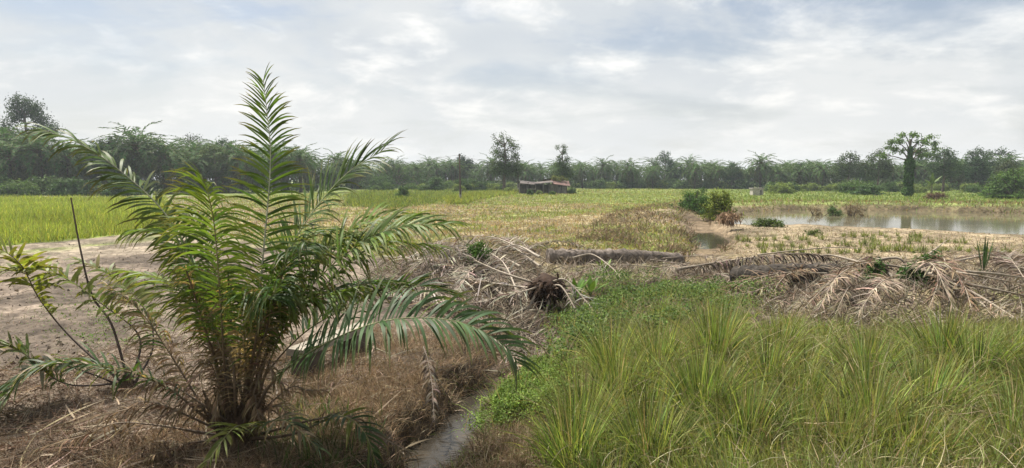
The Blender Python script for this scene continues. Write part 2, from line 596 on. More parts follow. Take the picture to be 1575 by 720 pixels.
def make_ground():
    ys = np.concatenate([np.linspace(-40, 2.5, 22)[:-1], np.geomspace(2.5, 260, 430)[:-1], np.geomspace(260, 1800, 24)])
    u = np.linspace(-1, 1, 440)
    u = np.sign(u) * (np.abs(u) * .6 + .4 * np.abs(u) ** 3)
    X = u[None] * (9 + 1.55 * np.maximum(ys, 0) + .6 * np.maximum(-ys, 0))[:, None]
    Y = np.repeat(ys[:, None], len(u), 1)
    Z = hfun(X, Y)
    B = MB()
    n, k = X.shape
    i, j = np.meshgrid(np.arange(n - 1), np.arange(k - 1), indexing='ij')
    F = np.stack([i * k + j, i * k + j + 1, (i + 1) * k + j + 1, (i + 1) * k + j], -1)
    B.add(np.stack([X, Y, Z], -1), F, zone_colour(X, Y).reshape(-1, 3))
    tag(B.build('ground', M_SOIL), kind='structure')

    B = MB()                                                  # pond: a flat sheet that dips under its banks
    c = POND.mean(0)
    ring = c + (POND - c) * 1.0
    d = unit(POND - c) * 3.0
    ring = POND + d
    V = [[*c, WATER_Z]] + [[a, b, WATER_Z] for a, b in ring]
    m = len(ring)
    F = [[0, 1 + q, 1 + (q + 1) % m, 1 + (q + 2) % m] for q in range(0, m, 2)]
    B.add(V, F, (.1, .1, .1), 0, False)
    tag(B.build('pond_water', M_POND), kind='structure')
    for nm, pl, hw, dz in (('ditch_water', DITCH[:5], .9, -.07), ('channel_water', CHANNEL[1:-1], 1.3, .012)):
        B = MB()
        C3 = curve(np.hstack([pl, np.full((len(pl), 1), WATER_Z + dz)]), 60)
        T = unit(np.gradient(C3, axis=0)); S = np.cross(T, [0, 0, 1.0])
        V = np.stack([C3 - S * hw, C3 + S * hw], 1)
        q = np.arange(59)
        B.add(V, np.stack([2 * q, 2 * q + 1, 2 * q + 3, 2 * q + 2], -1), (.1, .1, .1), 0, True)
        tag(B.build(nm, M_DITCHW), kind='structure')


make_ground()


# ------------------------------------------------------------------ trees far and near
def oil_palm_meshes(seed, h, nf=46, n=15, flen=5.1):
    R = np.random.default_rng(seed)
    root = empty('oil_palm', (0, 0, 0), 'x', 'palm tree')
    B = MB()
    zz = np.linspace(0, h, 14)
    tube(B, np.stack([np.sin(zz * .3 + seed) * .08, zz * 0, zz], 1), .32 + .05 * np.sin(np.arange(14) * 2.4), (.075, .062, .048), 8)
    B.build('trunk', M_BARK, root)
    B = MB()
    for k in range(nf):
        az = k * 2.399 + R.normal(0, .15)
        el = math.radians(np.interp(k / nf, [0, .2, .5, 1], [72, 50, 18, -58])) + R.normal(0, .08)
        l = flen * R.uniform(.85, 1.12)
        dv = np.array([math.cos(az), math.sin(az), 0])
        p = np.array([0, 0, h]); pts = [p]
        e = el
        for s in range(4):
            p = p + (dv * math.cos(e) + np.array([0, 0, math.sin(e)])) * l / 4
            pts.append(p); e -= .32 + .11 * max(0, math.cos(el))
        base = np.array([.060, .128, .036]) if k < nf * .75 else np.array([.085, .100, .042])
        sub = MB()
        frond(sub, pts, n=n, L=1.0, w=.23, t0=.12, lift=.08, droop=1.0, r0=.05, r1=.015, col=base, rcol=(.10, .10, .045),
              var=.3, seed=seed * 100 + k, nseg=2, jit=.25)
        for a in ('v', 'f', 'c', 'm', 's'):
            if a == 'f':
                B.f += [f + B.n for f in sub.f]
            else:
                setattr(B, a, getattr(B, a) + getattr(sub, a))
        B.n += sub.n
    B.build('crown', [M_FAR, M_STEM], root)
    return root


def crown_leaves(B, clumps, n, size, col, rg, aspect=.55, upb=.5, var=.28):
    """clumps: list of (centre, radii); leaves gather in small sprays near each clump's shell"""
    tot = sum(r[0] * r[1] * r[2] for _, r in clumps) ** 1.0
    for c, r in clumps:
        c, r = np.asarray(c, float), np.asarray(r, float)
        k = max(30, int(n * (r.prod() / tot) ** .8 * len(clumps) ** -.2 * 1.3))
        sprays = max(6, k // 28)
        u = unit(rg.normal(size=(sprays, 3))) * (rg.random((sprays, 1)) ** .45)
        pc = c + u * r
        idx = rg.integers(0, sprays, k)
        P = pc[idx] + rg.normal(size=(k, 3)) * (r.min() * .17 + size * .6)
        nn = unit(P - c) + np.array([0, 0, upb]) + rg.normal(size=(k, 3)) * .55
        tint = (1 + rg.normal(0, var, (sprays, 1)))[idx] * (1 + rg.normal(0, .14, (k, 1)))
        cc = np.clip(np.asarray(col) * np.clip(tint, .35, 1.9) * (1 + rg.normal(0, .05, (k, 3))), .004, 1)
        leaves(B, P, nn, size * rg.uniform(.6, 1.3, k), cc, aspect, 0, rg)


def broadleaf(name, loc, h, clumps, n, size, col, label, cat='tree', group=None, trunk_r=.25, bark=(.13, .105, .08), seed=1, fork=.35, trunk_top=None, mat=None):
    rg = np.random.default_rng(seed)
    root = empty(name, loc, label, cat, group)
    B = MB()
    top = trunk_top or h * .8
    zz = np.linspace(-.2, top, 9)
    ax = np.stack([np.sin(zz * .35 + seed) * .12 * h / 10, np.cos(zz * .4 + seed) * .1 * h / 10, zz], 1)
    tube(B, ax, np.linspace(trunk_r, trunk_r * .3, 9), bark, 8)
    for c, r in clumps:
        c = np.asarray(c, float)
        z0 = max(h * fork * .6, min(c[2] - .25 * np.hypot(c[0], c[1]) - .5, top))
        s = np.array([np.interp(z0, zz, ax[:, 0]), np.interp(z0, zz, ax[:, 1]), z0])
        mid = (s + c) / 2 + rg.normal(0, .12, 3) * np.linalg.norm(c - s) * .5
        tube(B, curve([s, mid, c], 7), np.linspace(trunk_r * .42, trunk_r * .1, 7), bark, 5)
    B.build('trunk', M_BARK, root)
    B = MB()
    crown_leaves(B, clumps, n, size, col, rg)
    B.build('crown', mat or M_FAR, root)
    return root


def bush_mesh(name, seed, n, size, col, rad=(1, 1, .8), lumps=7):
    rg = np.random.default_rng(seed)
    cl = []
    for k in range(lumps):
        a = k * 2.4 + rg.normal(0, .3)
        q = rg.uniform(.2, .85) if k else 0
        z = rad[2] * rg.uniform(.2, .9) * (1.12 - .45 * q)
        cl.append(((rad[0] * q * math.cos(a), rad[1] * q * math.sin(a), z), np.array([.36 * rad[0], .36 * rad[1], .30 * rad[2]]) * rg.uniform(.55, 1.25)))
    for k in range(lumps * 2):
        a = rg.uniform(0, 6.28); e = rg.uniform(.05, 1.4); q = rg.uniform(.8, 1.12)
        cl.append(((rad[0] * q * math.cos(a) * math.cos(e), rad[1] * q * math.sin(a) * math.cos(e), rad[2] * (.12 + q * math.sin(e))), np.array(rad) * rg.uniform(.08, .2)))
    root = empty(name, (0, 0, 0), 'x', 'bush')
    B = MB()
    crown_leaves(B, cl, n, size, col, rg, upb=.7)
    low = rg.normal(size=(n // 4, 3)) * np.array([.5 * rad[0], .5 * rad[1], .12]) + np.array([0, 0, .15 * rad[2]])
    leaves(B, low, rg.normal(size=(len(low), 3)) + np.array([0, 0, .6]), size, np.asarray(col) * rg.uniform(.5, 1.3, (len(low), 1)), .55, 0, rg)
    B.build('foliage', M_LEAF, root)
    B = MB()
    for c, r in cl:
        tube(B, curve([(c[0] * .1, c[1] * .1, -.1), (c[0] * .5, c[1] * .45, c[2] * .55), c], 6), np.linspace(.04, .012, 6) * max(rad), (.12, .095, .07), 5)
    B.build('stem', M_BARK, root)
    return root


def place(first, used, loc, rz=0, s=1.0, label=None, group=None):
    o = first if not used else copy_tree(first)
    o.location = loc
    o.rotation_euler = (0, 0, rz)
    o.scale = (s, s, s) if np.isscalar(s) else s
    if label:
        o['label'] = label
    if group:
        o['group'] = group
    return o


# the plantation: rows of mature palms that follow the far edge of the fields
palms = [oil_palm_meshes(k, hh) for k, hh in ((1, 5.6), (2, 6.6), (3, 4.8), (4, 6.0))]
pused = [False] * 4
EDGE_PX = [-160, 60, 250, 480, 600, 700, 1000, 1250, 1420, 1760]
EDGE_D = [118, 124, 132, 152, 196, 214, 205, 190, 172, 160]
R = np.random.default_rng(21)
for row in range(5):
    px = -170.0 + R.uniform(0, 20)
    while px < 1760:
        d = np.interp(px, EDGE_PX, EDGE_D) + row * 9.5 + R.normal(0, 1.5)
        x = (px - 787.5) / FPX * d
        if px < 560:
            lab, gr = 'mature oil palm in the plantation edge beyond the bright green grass strip', 'oil palms beyond the grass strip'
        elif px < 800:
            lab, gr = 'distant oil palm in the hazy plantation left of the ruined shack', 'oil palms left of the shack'
        elif px < 1150:
            lab, gr = 'distant oil palm in the tree line between the shack and the pale hut', 'oil palms between shack and hut'
        else:
            lab, gr = 'distant oil palm in the tree line behind the muddy pond', 'oil palms behind the pond'
        v = int(R.integers(0, 4))
        if not (row == 0 and 1290 < px < 1470) and R.random() > .08:
            s = R.uniform(.80, 1.2) * (1.3 if px < 480 else 1.0)
            place(palms[v], pused[v], (x, d, float(hfun(x, d)) - .1), R.uniform(0, 6.28), s, lab, gr)
            pused[v] = True
        px += (6.9 + R.normal(0, 1.2)) / d * FPX

# bushes and undergrowth in front of the trees
bushes = [bush_mesh('bush', 31, 1700, .30, (.095, .160, .042), (1.6, 1.5, 1.5)), bush_mesh('bush', 32, 1700, .26, (.15, .205, .05), (1.7, 1.4, 1.1)),
          bush_mesh('bush', 33, 1700, .28, (.062, .115, .036), (1.4, 1.4, 1.9)), bush_mesh('bush', 34, 1400, .24, (.155, .17, .065), (1.5, 1.5, .9))]
bused = [False] * 4


def put_bush(px, py, s, v, label, group=None, d=None):
    p = onG(px, py)
    o = place(bushes[v], bused[v], p, float(R.uniform(0, 6.28)), s, label, group)
    bused[v] = True
    if not group and 'group' in o:
        del o['group']
    return o


for k in range(13):                                          # hedge left
    put_bush(-60 + k * 22 + R.normal(0, 4), 301.5 + R.normal(0, .8), R.uniform(1.3, 1.9), [0, 1, 0, 2][k % 4] if k < 8 else [2, 3, 2][k % 3],
             'leafy green bush along the far edge of the bright grass strip', 'bushes along the grass strip')
for k in range(34):                                          # centre left, before the plantation
    q = R.uniform(0, 1)
    put_bush(545 + 240 * R.random(), 289.0 + 6 * q, R.uniform(.9, 1.9) * (1.2 - .4 * q), int(R.integers(0, 3)),
             'rounded scrub bush in front of the plantation left of the shack', 'scrub bushes left of the shack')
for k in range(26):
    put_bush(885 + 270 * (k + R.random()) / 26, 289.6 + R.normal(0, .7), R.uniform(1.0, 1.9), int(R.choice([0, 2, 2, 1])),
             'low scrub bush at the foot of the tree line behind the wide field', 'scrub bushes behind the field')
for k in range(24):
    put_bush(1180 + 400 * (k + R.random()) / 24, 294.5 + R.normal(0, 1.5), R.uniform(.9, 1.6), int(R.choice([0, 1, 2, 1])),
             'low green bush on the grassy ground behind the pond', 'bushes behind the pond')
put_bush(704, 296, 1.3, 1, 'small yellow-green shrub growing right behind the wooden pole')
put_bush(620, 304, .85, 2, 'small dark round bush in the weedy grass right of the palm frond')
put_bush(1335, 300, 1.5, 2, 'spreading low dark bush left of the vine-covered tree').scale = (2.2, 1.5, .9)
put_bush(1205, 298, 1.2, 1, 'light green shrub right of the pale hut')

B = MB()
k = 26000
ex = R.uniform(-180, 1780, k)
ed = np.interp(ex, EDGE_PX, EDGE_D) + R.uniform(-4, 34, k)
gx_ = (ex - 787.5) / FPX * ed
hh = (.6 + 3.6 * fbm(gx_ * .16, ed * .16, 3)) * R.random(k) ** .7
leaves(B, np.stack([gx_, ed, hfun(gx_, ed) + hh], 1), R.normal(size=(k, 3)) * .7 + [0, -.4, .8], R.uniform(.4, 1.0, k), np.array((.055, .092, .030)) * R.uniform(.4, 1.7, (k, 1)), .6)
tag(B.build('undergrowth', M_FAR), 'dark undergrowth between the trunks of the far plantation', 'undergrowth', kind='stuff')

# the two solitary trees by the shack
def solitary(px, d, top, seed, spec, label, name='field_tree', **kw):
    x = (px - 787.5) / FPX * d
    z = float(hfun(x, d))
    h = CAM_H + (HORIZON - top) * d / FPX - z
    return broadleaf(name, (x, d, z), h, [((a * h, b * h, c * h), np.array(r) * h) for (a, b, c), r in spec], label=label, seed=seed, **kw)


solitary(776, 142, 207, 5, [((-.16, 0, .95), (.035, .035, .05)), ((-.03, .02, .96), (.05, .05, .05)), ((.06, 0, .90), (.05, .05, .06)), ((-.1, .03, .84), (.08, .08, .08)), ((.12, -.03, .78), (.1, .1, .1)),
    ((-.13, 0, .68), (.1, .1, .09)), ((.02, .08, .66), (.1, .1, .12)), ((.17, .02, .62), (.09, .09, .08)), ((-.1, -.05, .5), (.13, .12, .1)), ((.1, .03, .45), (.17, .15, .12)), ((.22, 0, .42), (.12, .1, .1)), ((-.02, 0, .36), (.14, .14, .1)), ((-.17, 0, .4), (.09, .09, .08))],
    'tall ragged tree with an open crown standing left of the shack', n=5200, size=.36, col=(.085, .125, .042), trunk_r=.42)
solitary(864, 150, 223, 6, [((-.09, 0, .93), (.05, .05, .04)), ((.04, 0, .95), (.05, .05, .05)), ((.02, .02, .84), (.07, .07, .07)), ((-.04, 0, .73), (.06, .06, .06)), ((.1, 0, .68), (.08, .08, .06)), ((-.06, 0, .6), (.11, .1, .09)), ((.08, 0, .52), (.14, .12, .1)), ((-.03, 0, .42), (.17, .15, .12)), ((.14, 0, .36), (.13, .12, .1))],
    'slender tree with a narrow broken crown rising right behind the shack', n=3600, size=.34, col=(.085, .130, .042), trunk_r=.3)
solitary(713, 226, 238, 7, [((0, 0, .84), (.15, .15, .16)), ((-.1, 0, .7), (.16, .16, .17)), ((.12, 0, .68), (.18, .16, .17)), ((-.16, 0, .5), (.15, .15, .16)), ((.2, 0, .5), (.2, .18, .18)), ((0, -.1, .55), (.2, .2, .2))],
    'dense dark dome-shaped tree rising above the plantation behind the wooden pole', n=4200, size=.5, col=(.036, .066, .030), trunk_r=.6)
solitary(47, 150, 150, 8, [((0, 0, .93), (.1, .1, .07)), ((-.09, 0, .88), (.09, .09, .07)), ((.1, 0, .86), (.1, .1, .07)), ((-.13, .02, .78), (.08, .08, .05)), ((.16, 0, .77), (.09, .09, .05)), ((.02, .05, .82), (.12, .1, .07)), ((-.2, 0, .66), (.1, .1, .1)), ((.24, 0, .68), (.12, .1, .1)), ((0, .08, .55), (.2, .1, .12))],
    'tall round-crowned tree standing above the palms at the far left', n=5200, size=.5, col=(.050, .082, .030), trunk_r=.6)
for px, d, top, col, lab, seed in ((15, 135, 196, (.06, .095, .035), 'leafy tree at the far left edge below the tall round crown', 41), (300, 160, 206, (.06, .085, .03), 'light green tree crown among the palms left of the upright frond', 42), (345, 150, 212, (.045, .07, .03), 'dark tree crown among the palms just left of the upright frond', 46),
        (1303, 168, 232, (.062, .08, .038), 'grey-green tree with a thin ragged top left of the vine-covered tree', 43), (1348, 165, 230, (.06, .075, .032), 'broad olive tree directly left of the vine-covered tree', 44), (1448, 150, 226, (.05, .074, .032), 'dark rounded tree standing close behind the vine-covered tree', 45),
        (1497, 160, 240, (.04, .065, .03), 'dark bushy tree right of the banana plant', 47), (1545, 150, 248, (.072, .08, .04), 'olive-brown tree behind the big light green bush at the right edge', 48)):
    solitary(px, d, top, seed, [((0, 0, .9), (.12, .12, .09)), ((-.18, 0, .78), (.15, .13, .1)), ((.16, .03, .8), (.15, .13, .1)), ((-.26, 0, .6), (.15, .14, .12)), ((.27, 0, .6), (.15, .14, .13)), ((0, -.08, .62), (.2, .18, .14)), ((-.14, 0, .42), (.17, .16, .13)), ((.15, 0, .4), (.18, .16, .13))],
             lab, n=2600, size=.42, col=tuple(np.array(col) * [1.2, 1.35, 1.15]), trunk_r=.3, name='tree')

# broad crowns standing here and there among the palms
wood = []
for v, (hh, cc) in enumerate(((11.5, (.060, .105, .032)), (10.0, (.085, .115, .036)), (12.5, (.042, .080, .030)))):
    wood.append(broadleaf('forest_tree', (0, 0, 0), hh, [(np.array(a) * hh, np.array(b) * hh) for a, b in (((0, 0, .9), (.13, .13, .09)), ((-.2, .05, .76), (.15, .14, .1)), ((.18, -.04, .8), (.14, .13, .1)), ((-.27, 0, .55), (.14, .13, .11)), ((.27, .1, .58), (.15, .14, .11)), ((0, -.2, .62), (.16, .15, .12)), ((.04, .2, .5), (.17, .15, .12)), ((-.1, -.1, .38), (.18, .16, .12)))],
                          2300, .45, cc, 'x', seed=400 + v, trunk_r=.3))
wused = [False] * 3
for k in range(26):
    px = float(R.choice([R.uniform(60, 360), R.uniform(560, 760), R.uniform(890, 1260), R.uniform(1290, 1600)], p=[.3, .2, .2, .3]))
    d = float(np.interp(px, EDGE_PX, EDGE_D) + R.uniform(-2, 16))
    x = (px - 787.5) / FPX * d
    v = int(R.integers(0, 3))
    gr = 'beyond the grass strip' if px < 500 else 'left of the shack' if px < 800 else 'behind the wide field' if px < 1270 else 'behind the pond'
    place(wood[v], wused[v], (x, d, float(hfun(x, d))), float(R.uniform(0, 6.28)), float(R.uniform(.6, 1.1)), 'broad leafy tree standing among the oil palms ' + gr, 'leafy trees among the palms ' + gr)
    wused[v] = True

# the vine-covered tree
def vine_tree():
    p = onG(1396, 302)
    d = p[1]
    h = CAM_H + (HORIZON - 205) * d / FPX
    root = empty('vine_covered_tree', p, 'tree with a vine-wrapped trunk and flat layered crown behind the pond', 'tree')
    rg = np.random.default_rng(9)
    B = MB()
    zz = np.linspace(-.2, h * .9, 10)
    tube(B, np.stack([.15 * np.sin(zz * .4), 0 * zz, zz], 1), np.linspace(.5, .18, 10), (.12, .1, .075), 8)
    ends = [(-3.6, 0, .86), (-4.6, .5, .66), (-2.6, 0, .73), (4.6, 0, .84), (4.9, .4, .75), (3.2, -.6, .93), (.8, .5, .98), (-1.6, 0, .97), (2.2, 1, .72), (-2.2, -.8, .88), (1.9, -.8, .86), (-3.0, 1.2, .78), (3.7, 1.0, .66)]
    for ex, ey, ez in ends:
        tube(B, curve([(0, 0, h * max(.55, ez - .2)), (ex * .5, ey * .5, h * (ez - .04)), (ex, ey, h * ez)], 7), np.linspace(.13, .03, 7), (.12, .1, .075), 5)
    B.build('trunk', M_BARK, root)
    B = MB()
    cl = [((ex, ey, h * ez - .1), (.95, .9, .17)) for ex, ey, ez in ends] + [((ex * .55, ey * .5, h * (ez - .01)), (.6, .6, .15)) for ex, ey, ez in ends[::2]]
    crown_leaves(B, cl, 1500, .40, (.12, .195, .052), rg)
    B.build('crown', M_FAR, root)
    B = MB()
    k = 2600
    z = rg.random(k) * h * .78
    rr = np.interp(z / h, [0, .1, .5, .8], [.8, .62, .58, .3]) * (1 + .9 * (vnoise(z * 1.1, z * 0 + 4) - .4)) * rg.uniform(.75, 1.1, k)
    a = rg.random(k) * 6.283
    P = np.stack([rr * np.cos(a), rr * np.sin(a), z], 1)
    leaves(B, P, np.stack([np.cos(a), np.sin(a), .5 + 0 * a], 1) + rg.normal(size=(k, 3)) * .4, .4, np.array([.075, .14, .038]) * rg.uniform(.45, 1.6, (k, 1)), .6, 0, rg)
    B.build('vine', M_FAR, root)


vine_tree()


def banana():
    p = onG(1432, 299)
    root = empty('banana_plant', p, 'banana plant with upright pale leaves right of the vine-covered tree', 'banana plant')
    rg = np.random.default_rng(12)
    B = MB()
    tube(B, [(0, 0, -.1), (.05, 0, 1.0), (0, 0, 2.2)], [.22, .18, .12], (.16, .16, .07), 8)
    B.build('stem', M_STEM, root)
    B = MB()
    for k in range(10):
        a, e = k * 2.4, rg.uniform(.7, 1.45)
        D = np.array([[math.cos(a) * math.cos(e), math.sin(a) * math.cos(e), math.sin(e)]])
        ribbons(B, np.array([[0, 0, 1.9]]), D, rg.uniform(1.8, 3.0), .6, np.array([[-math.cos(a), -math.sin(a), .6]]), rg.uniform(.3, 1.4), [(.16, .21, .09)] if k < 2 else [(.09, .14, .04)], 7, 0, None, np.array([.12, .5, .85, 1, 1, .9, .6, .08]))
    B.build('leaf_spray', M_LEAF, root)


banana()


# ------------------------------------------------------------------ built things
def shack():
    c = onG(838, 298.5)
    root = empty('ruined_shack', c, 'ruined low wooden shack with sagging rusty roof beyond the field', 'shack')
    gx = lambda px: (px - 838) / FPX * c[1]
    gz = lambda py: CAM_H + (HORIZON - py) * c[1] / FPX - c[2]
    rg = np.random.default_rng(2)
    for k, px in enumerate((799, 811, 824, 836, 845, 857, 872)):
        for dy in (0, 3.4):
            B = MB()
            tube(B, [(gx(px), dy, -.2), (gx(px) + rg.normal(0, .1), dy, gz(281) + rg.normal(0, .12))], .09, (.17, .15, .125), 6)
            B.build('post', M_WOOD, root)
    def sheet(px0, px1, y0, y1, z0, z1, col, sk=0):
        B = MB()
        a, b = gx(px0), gx(px1)
        n = 26
        xs = np.linspace(a, b, n)
        zig = .04 * (np.arange(n) % 2)
        V = []
        for yy, zz in ((y0, z0), (y1, z1)):
            for t in (0, .05):
                V.append(np.stack([xs, yy + 0 * xs, zz + zig + t + sk * (xs - a) + .1 * np.sin(xs * .9)], 1))
        V = np.vstack(V)
        q = np.arange(n - 1)
        F = np.vstack([np.stack([q, q + 1, q + 2 * n + 1, q + 2 * n], -1), np.stack([q + n, q + n + 1, q + 3 * n + 1, q + 3 * n], -1), np.stack([q, q + 1, q + n + 1, q + n], -1)])
        B.add(V, F, col, 0, False)
        return B.build('roof_sheet', M_RUST, root)
    sheet(800, 828, -1.0, 2.2, gz(283), gz(279), (.085, .07, .062), -.03)
    sheet(822, 850, -1.2, 2.0, gz(282), gz(279.5), (.10, .082, .072), .02)
    sheet(848, 876, -1.3, 2.4, gz(284), gz(276.5), (.11, .062, .05), -.06)
    sheet(836, 868, 2.3, 4.6, gz(276.3), gz(281), (.09, .065, .055), .03)
    sheet(803, 836, 2.1, 4.6, gz(279.5), gz(283), (.09, .075, .065), 0)
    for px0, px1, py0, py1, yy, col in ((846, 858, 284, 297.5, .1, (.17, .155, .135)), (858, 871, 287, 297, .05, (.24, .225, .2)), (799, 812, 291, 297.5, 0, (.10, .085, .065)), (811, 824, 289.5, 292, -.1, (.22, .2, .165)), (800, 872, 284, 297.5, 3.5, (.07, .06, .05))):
        B = MB()
        x0, x1 = gx(px0), gx(px1)
        m = max(3, int((x1 - x0) / .22))
        for i in range(m):
            a = x0 + (x1 - x0) * i / m
            box(B, (a, yy + .004 * (i % 2), gz(py1)), (a + (x1 - x0) / m * .95, yy + .03 + .004 * (i % 2), gz(py0) + rg.normal(0, .08)), np.array(col) * rg.uniform(.7, 1.25), 0)
        B.build('board_wall', M_WOOD, root)
    return c


SH = shack()
for px, py, s, v, lab in ((800, 298, .9, 3, 'weedy bush leaning on the front end of the ruined shack'), (829, 299, .55, 1, 'small yellow-green weed clump in the middle of the shack front'), (879, 298, .7, 0, 'low green bush at the right end of the ruined shack'), (782, 298, .9, 1, 'light green bush between the ragged tree and the shack'), (815, 300, .5, 2, 'dark little bush before the open left bay of the shack'), (850, 300, .42, 0, 'tiny weed clump before the boarded wall of the shack')):
    put_bush(px, py, s, v, lab)
# creeper on the shack roof
rg = np.random.default_rng(77)
B = MB()
pc = W(861, 276, SH[1] + 1.2)
crown_leaves(B, [(pc, (1.7, 1.2, .45)), (pc + [-1.2, .5, .35], (.8, .8, .35))], 700, .26, (.14, .16, .045), rg)
tag(B.build('roof_creeper', M_LEAF, org=pc), 'yellow-green creeper growing over the rusty shack roof', 'creeper')


def pole(px, py, top, r, label, arm):
    p = onG(px, py)
    h = CAM_H + (HORIZON - top) * p[1] / FPX - p[2]
    root = empty('utility_pole', p, label, 'utility pole')
    B = MB()
    tube(B, [(0, 0, -.3), (.02, 0, h * .28)], [r, r * .95], (.36, .35, .32), 9)
    B.build('concrete_stub', M_CONC, root)
    B = MB()
    tube(B, [(.02, -r * .9, h * .16), (-.05 * h / 6, -r * .5, h)], [r * .8, r * .55], (.13, .105, .085), 9)
    B.build('shaft', M_WOOD, root)
    B = MB()
    tube(B, [(-.05 * h / 6 - .2, -.1, h * .96), (-.05 * h / 6 + .2, -.1, h * .96)], [.035, .035], (.2, .19, .18), 6)
    tube(B, [(-.05 * h / 6 - .16, -.1, h * .96), (-.05 * h / 6 - .16, -.1, h * .985)], [.04, .03], (.5, .48, .44), 6)
    B.build('insulator_bracket', M_WIRE, root)
    return p, h


pp, ph = pole(708, 311, 237, .17, 'thin wooden utility pole with a pale concrete foot in the weedy field', 1)
p2, h2 = pole(797, 297, 245, .17, 'faint pale utility pole standing just left of the shack', 1)
a = np.array([pp[0] - .4, pp[1] - .1, pp[2] + ph * .97])
for e, lab, sag in ((np.array([p2[0] - .3, p2[1], p2[2] + h2 * .97]), 'thin wire hanging between the two utility poles', .6), (W(315, 262, 140), 'thin faint wire running left from the wooden pole to the trees', 1.3)):
    B = MB()
    t = np.linspace(0, 1, 24)[:, None]
    P = a * (1 - t) + e * t
    P[:, 2] -= sag * (4 * t * (1 - t))[:, 0]
    tube(B, P, .012, (.06, .06, .06), 4)
    tag(B.build('power_wire', M_WIRE, org=a), lab, 'wire')


def hut():
    p = onG(1166, 300)
    root = empty('pump_hut', p, 'small pale concrete hut standing on the far bank behind the bushes', 'hut')
    s = p[1] / FPX
    B = MB()
    box(B, (-8 * s, 0, -.1), (8 * s, 1.6, 9.5 * s), (.42, .39, .34), 0)
    B.build('wall', M_CONC, root)
    B = MB()
    box(B, (-9.3 * s, -.15, 9.5 * s), (9.3 * s, 1.75, 10.8 * s), (.33, .31, .28), 0)
    B.build('roof_slab', M_CONC, root)
    B = MB()
    box(B, (2.5 * s, -.03, 0), (6.2 * s, -.004, 7.4 * s), (.16, .15, .14), 0)
    B.build('door', M_WOOD, root)


hut()


def slab():
    """the concrete footbridge over the ditch, left of centre"""
    a, b = W(452, 512, 9.6), W(560, 462, 11.4)
    z = .42
    a[2] = b[2] = z
    c = (a + b) / 2
    u = unit(b - a); v = np.cross([0, 0, 1.0], u)
    M = np.eye(4)
    M[:3, 0], M[:3, 1], M[:3, 2], M[:3, 3] = u, v, (0, 0, 1), a
    L = np.linalg.norm(b - a)
    root = empty('concrete_footbridge', (0, 0, 0), 'pale concrete slab on a shade-toned block behind the fronds of the young palm', 'slab')
    B = MB(); box(B, (0, -.17, -.07), (L, .17, .045), (.30, .265, .21), 0, M); B.build('deck', M_CONC, root)
    for q0, q1 in ((.08, .5), (L - .6, L - .1)):
        B = MB(); box(B, (q0, -.15, -1.0), (q1, .15, -.073), (.12, .095, .075), 0, M); B.build('support_block', M_CONC, root)  # darker concrete tone paints in the shaded side below the slab


slab()

# ------------------------------------------------------------------ the young oil palm
GREEN, GREEN2, DEEP, YELLOW = (.078, .142, .026), (.115, .180, .032), (.030, .062, .022), (.15, .175, .035)
BROWN, TAN = (.17, .12, .075), (.30, .235, .16)


def palm_frond(root, name, pix, label=None, **kw):
    B = MB()
    pts = [W(a, b, d) for a, b, d in pix]
    frond(B, pts, **kw)
    o = B.build(name, [M_FROND if name == 'frond' else M_DRY, M_STEM], None, np.array(root.location))
    o.location = (0, 0, 0)
    o.parent = root
    if label:
        o['label'] = label
    return o


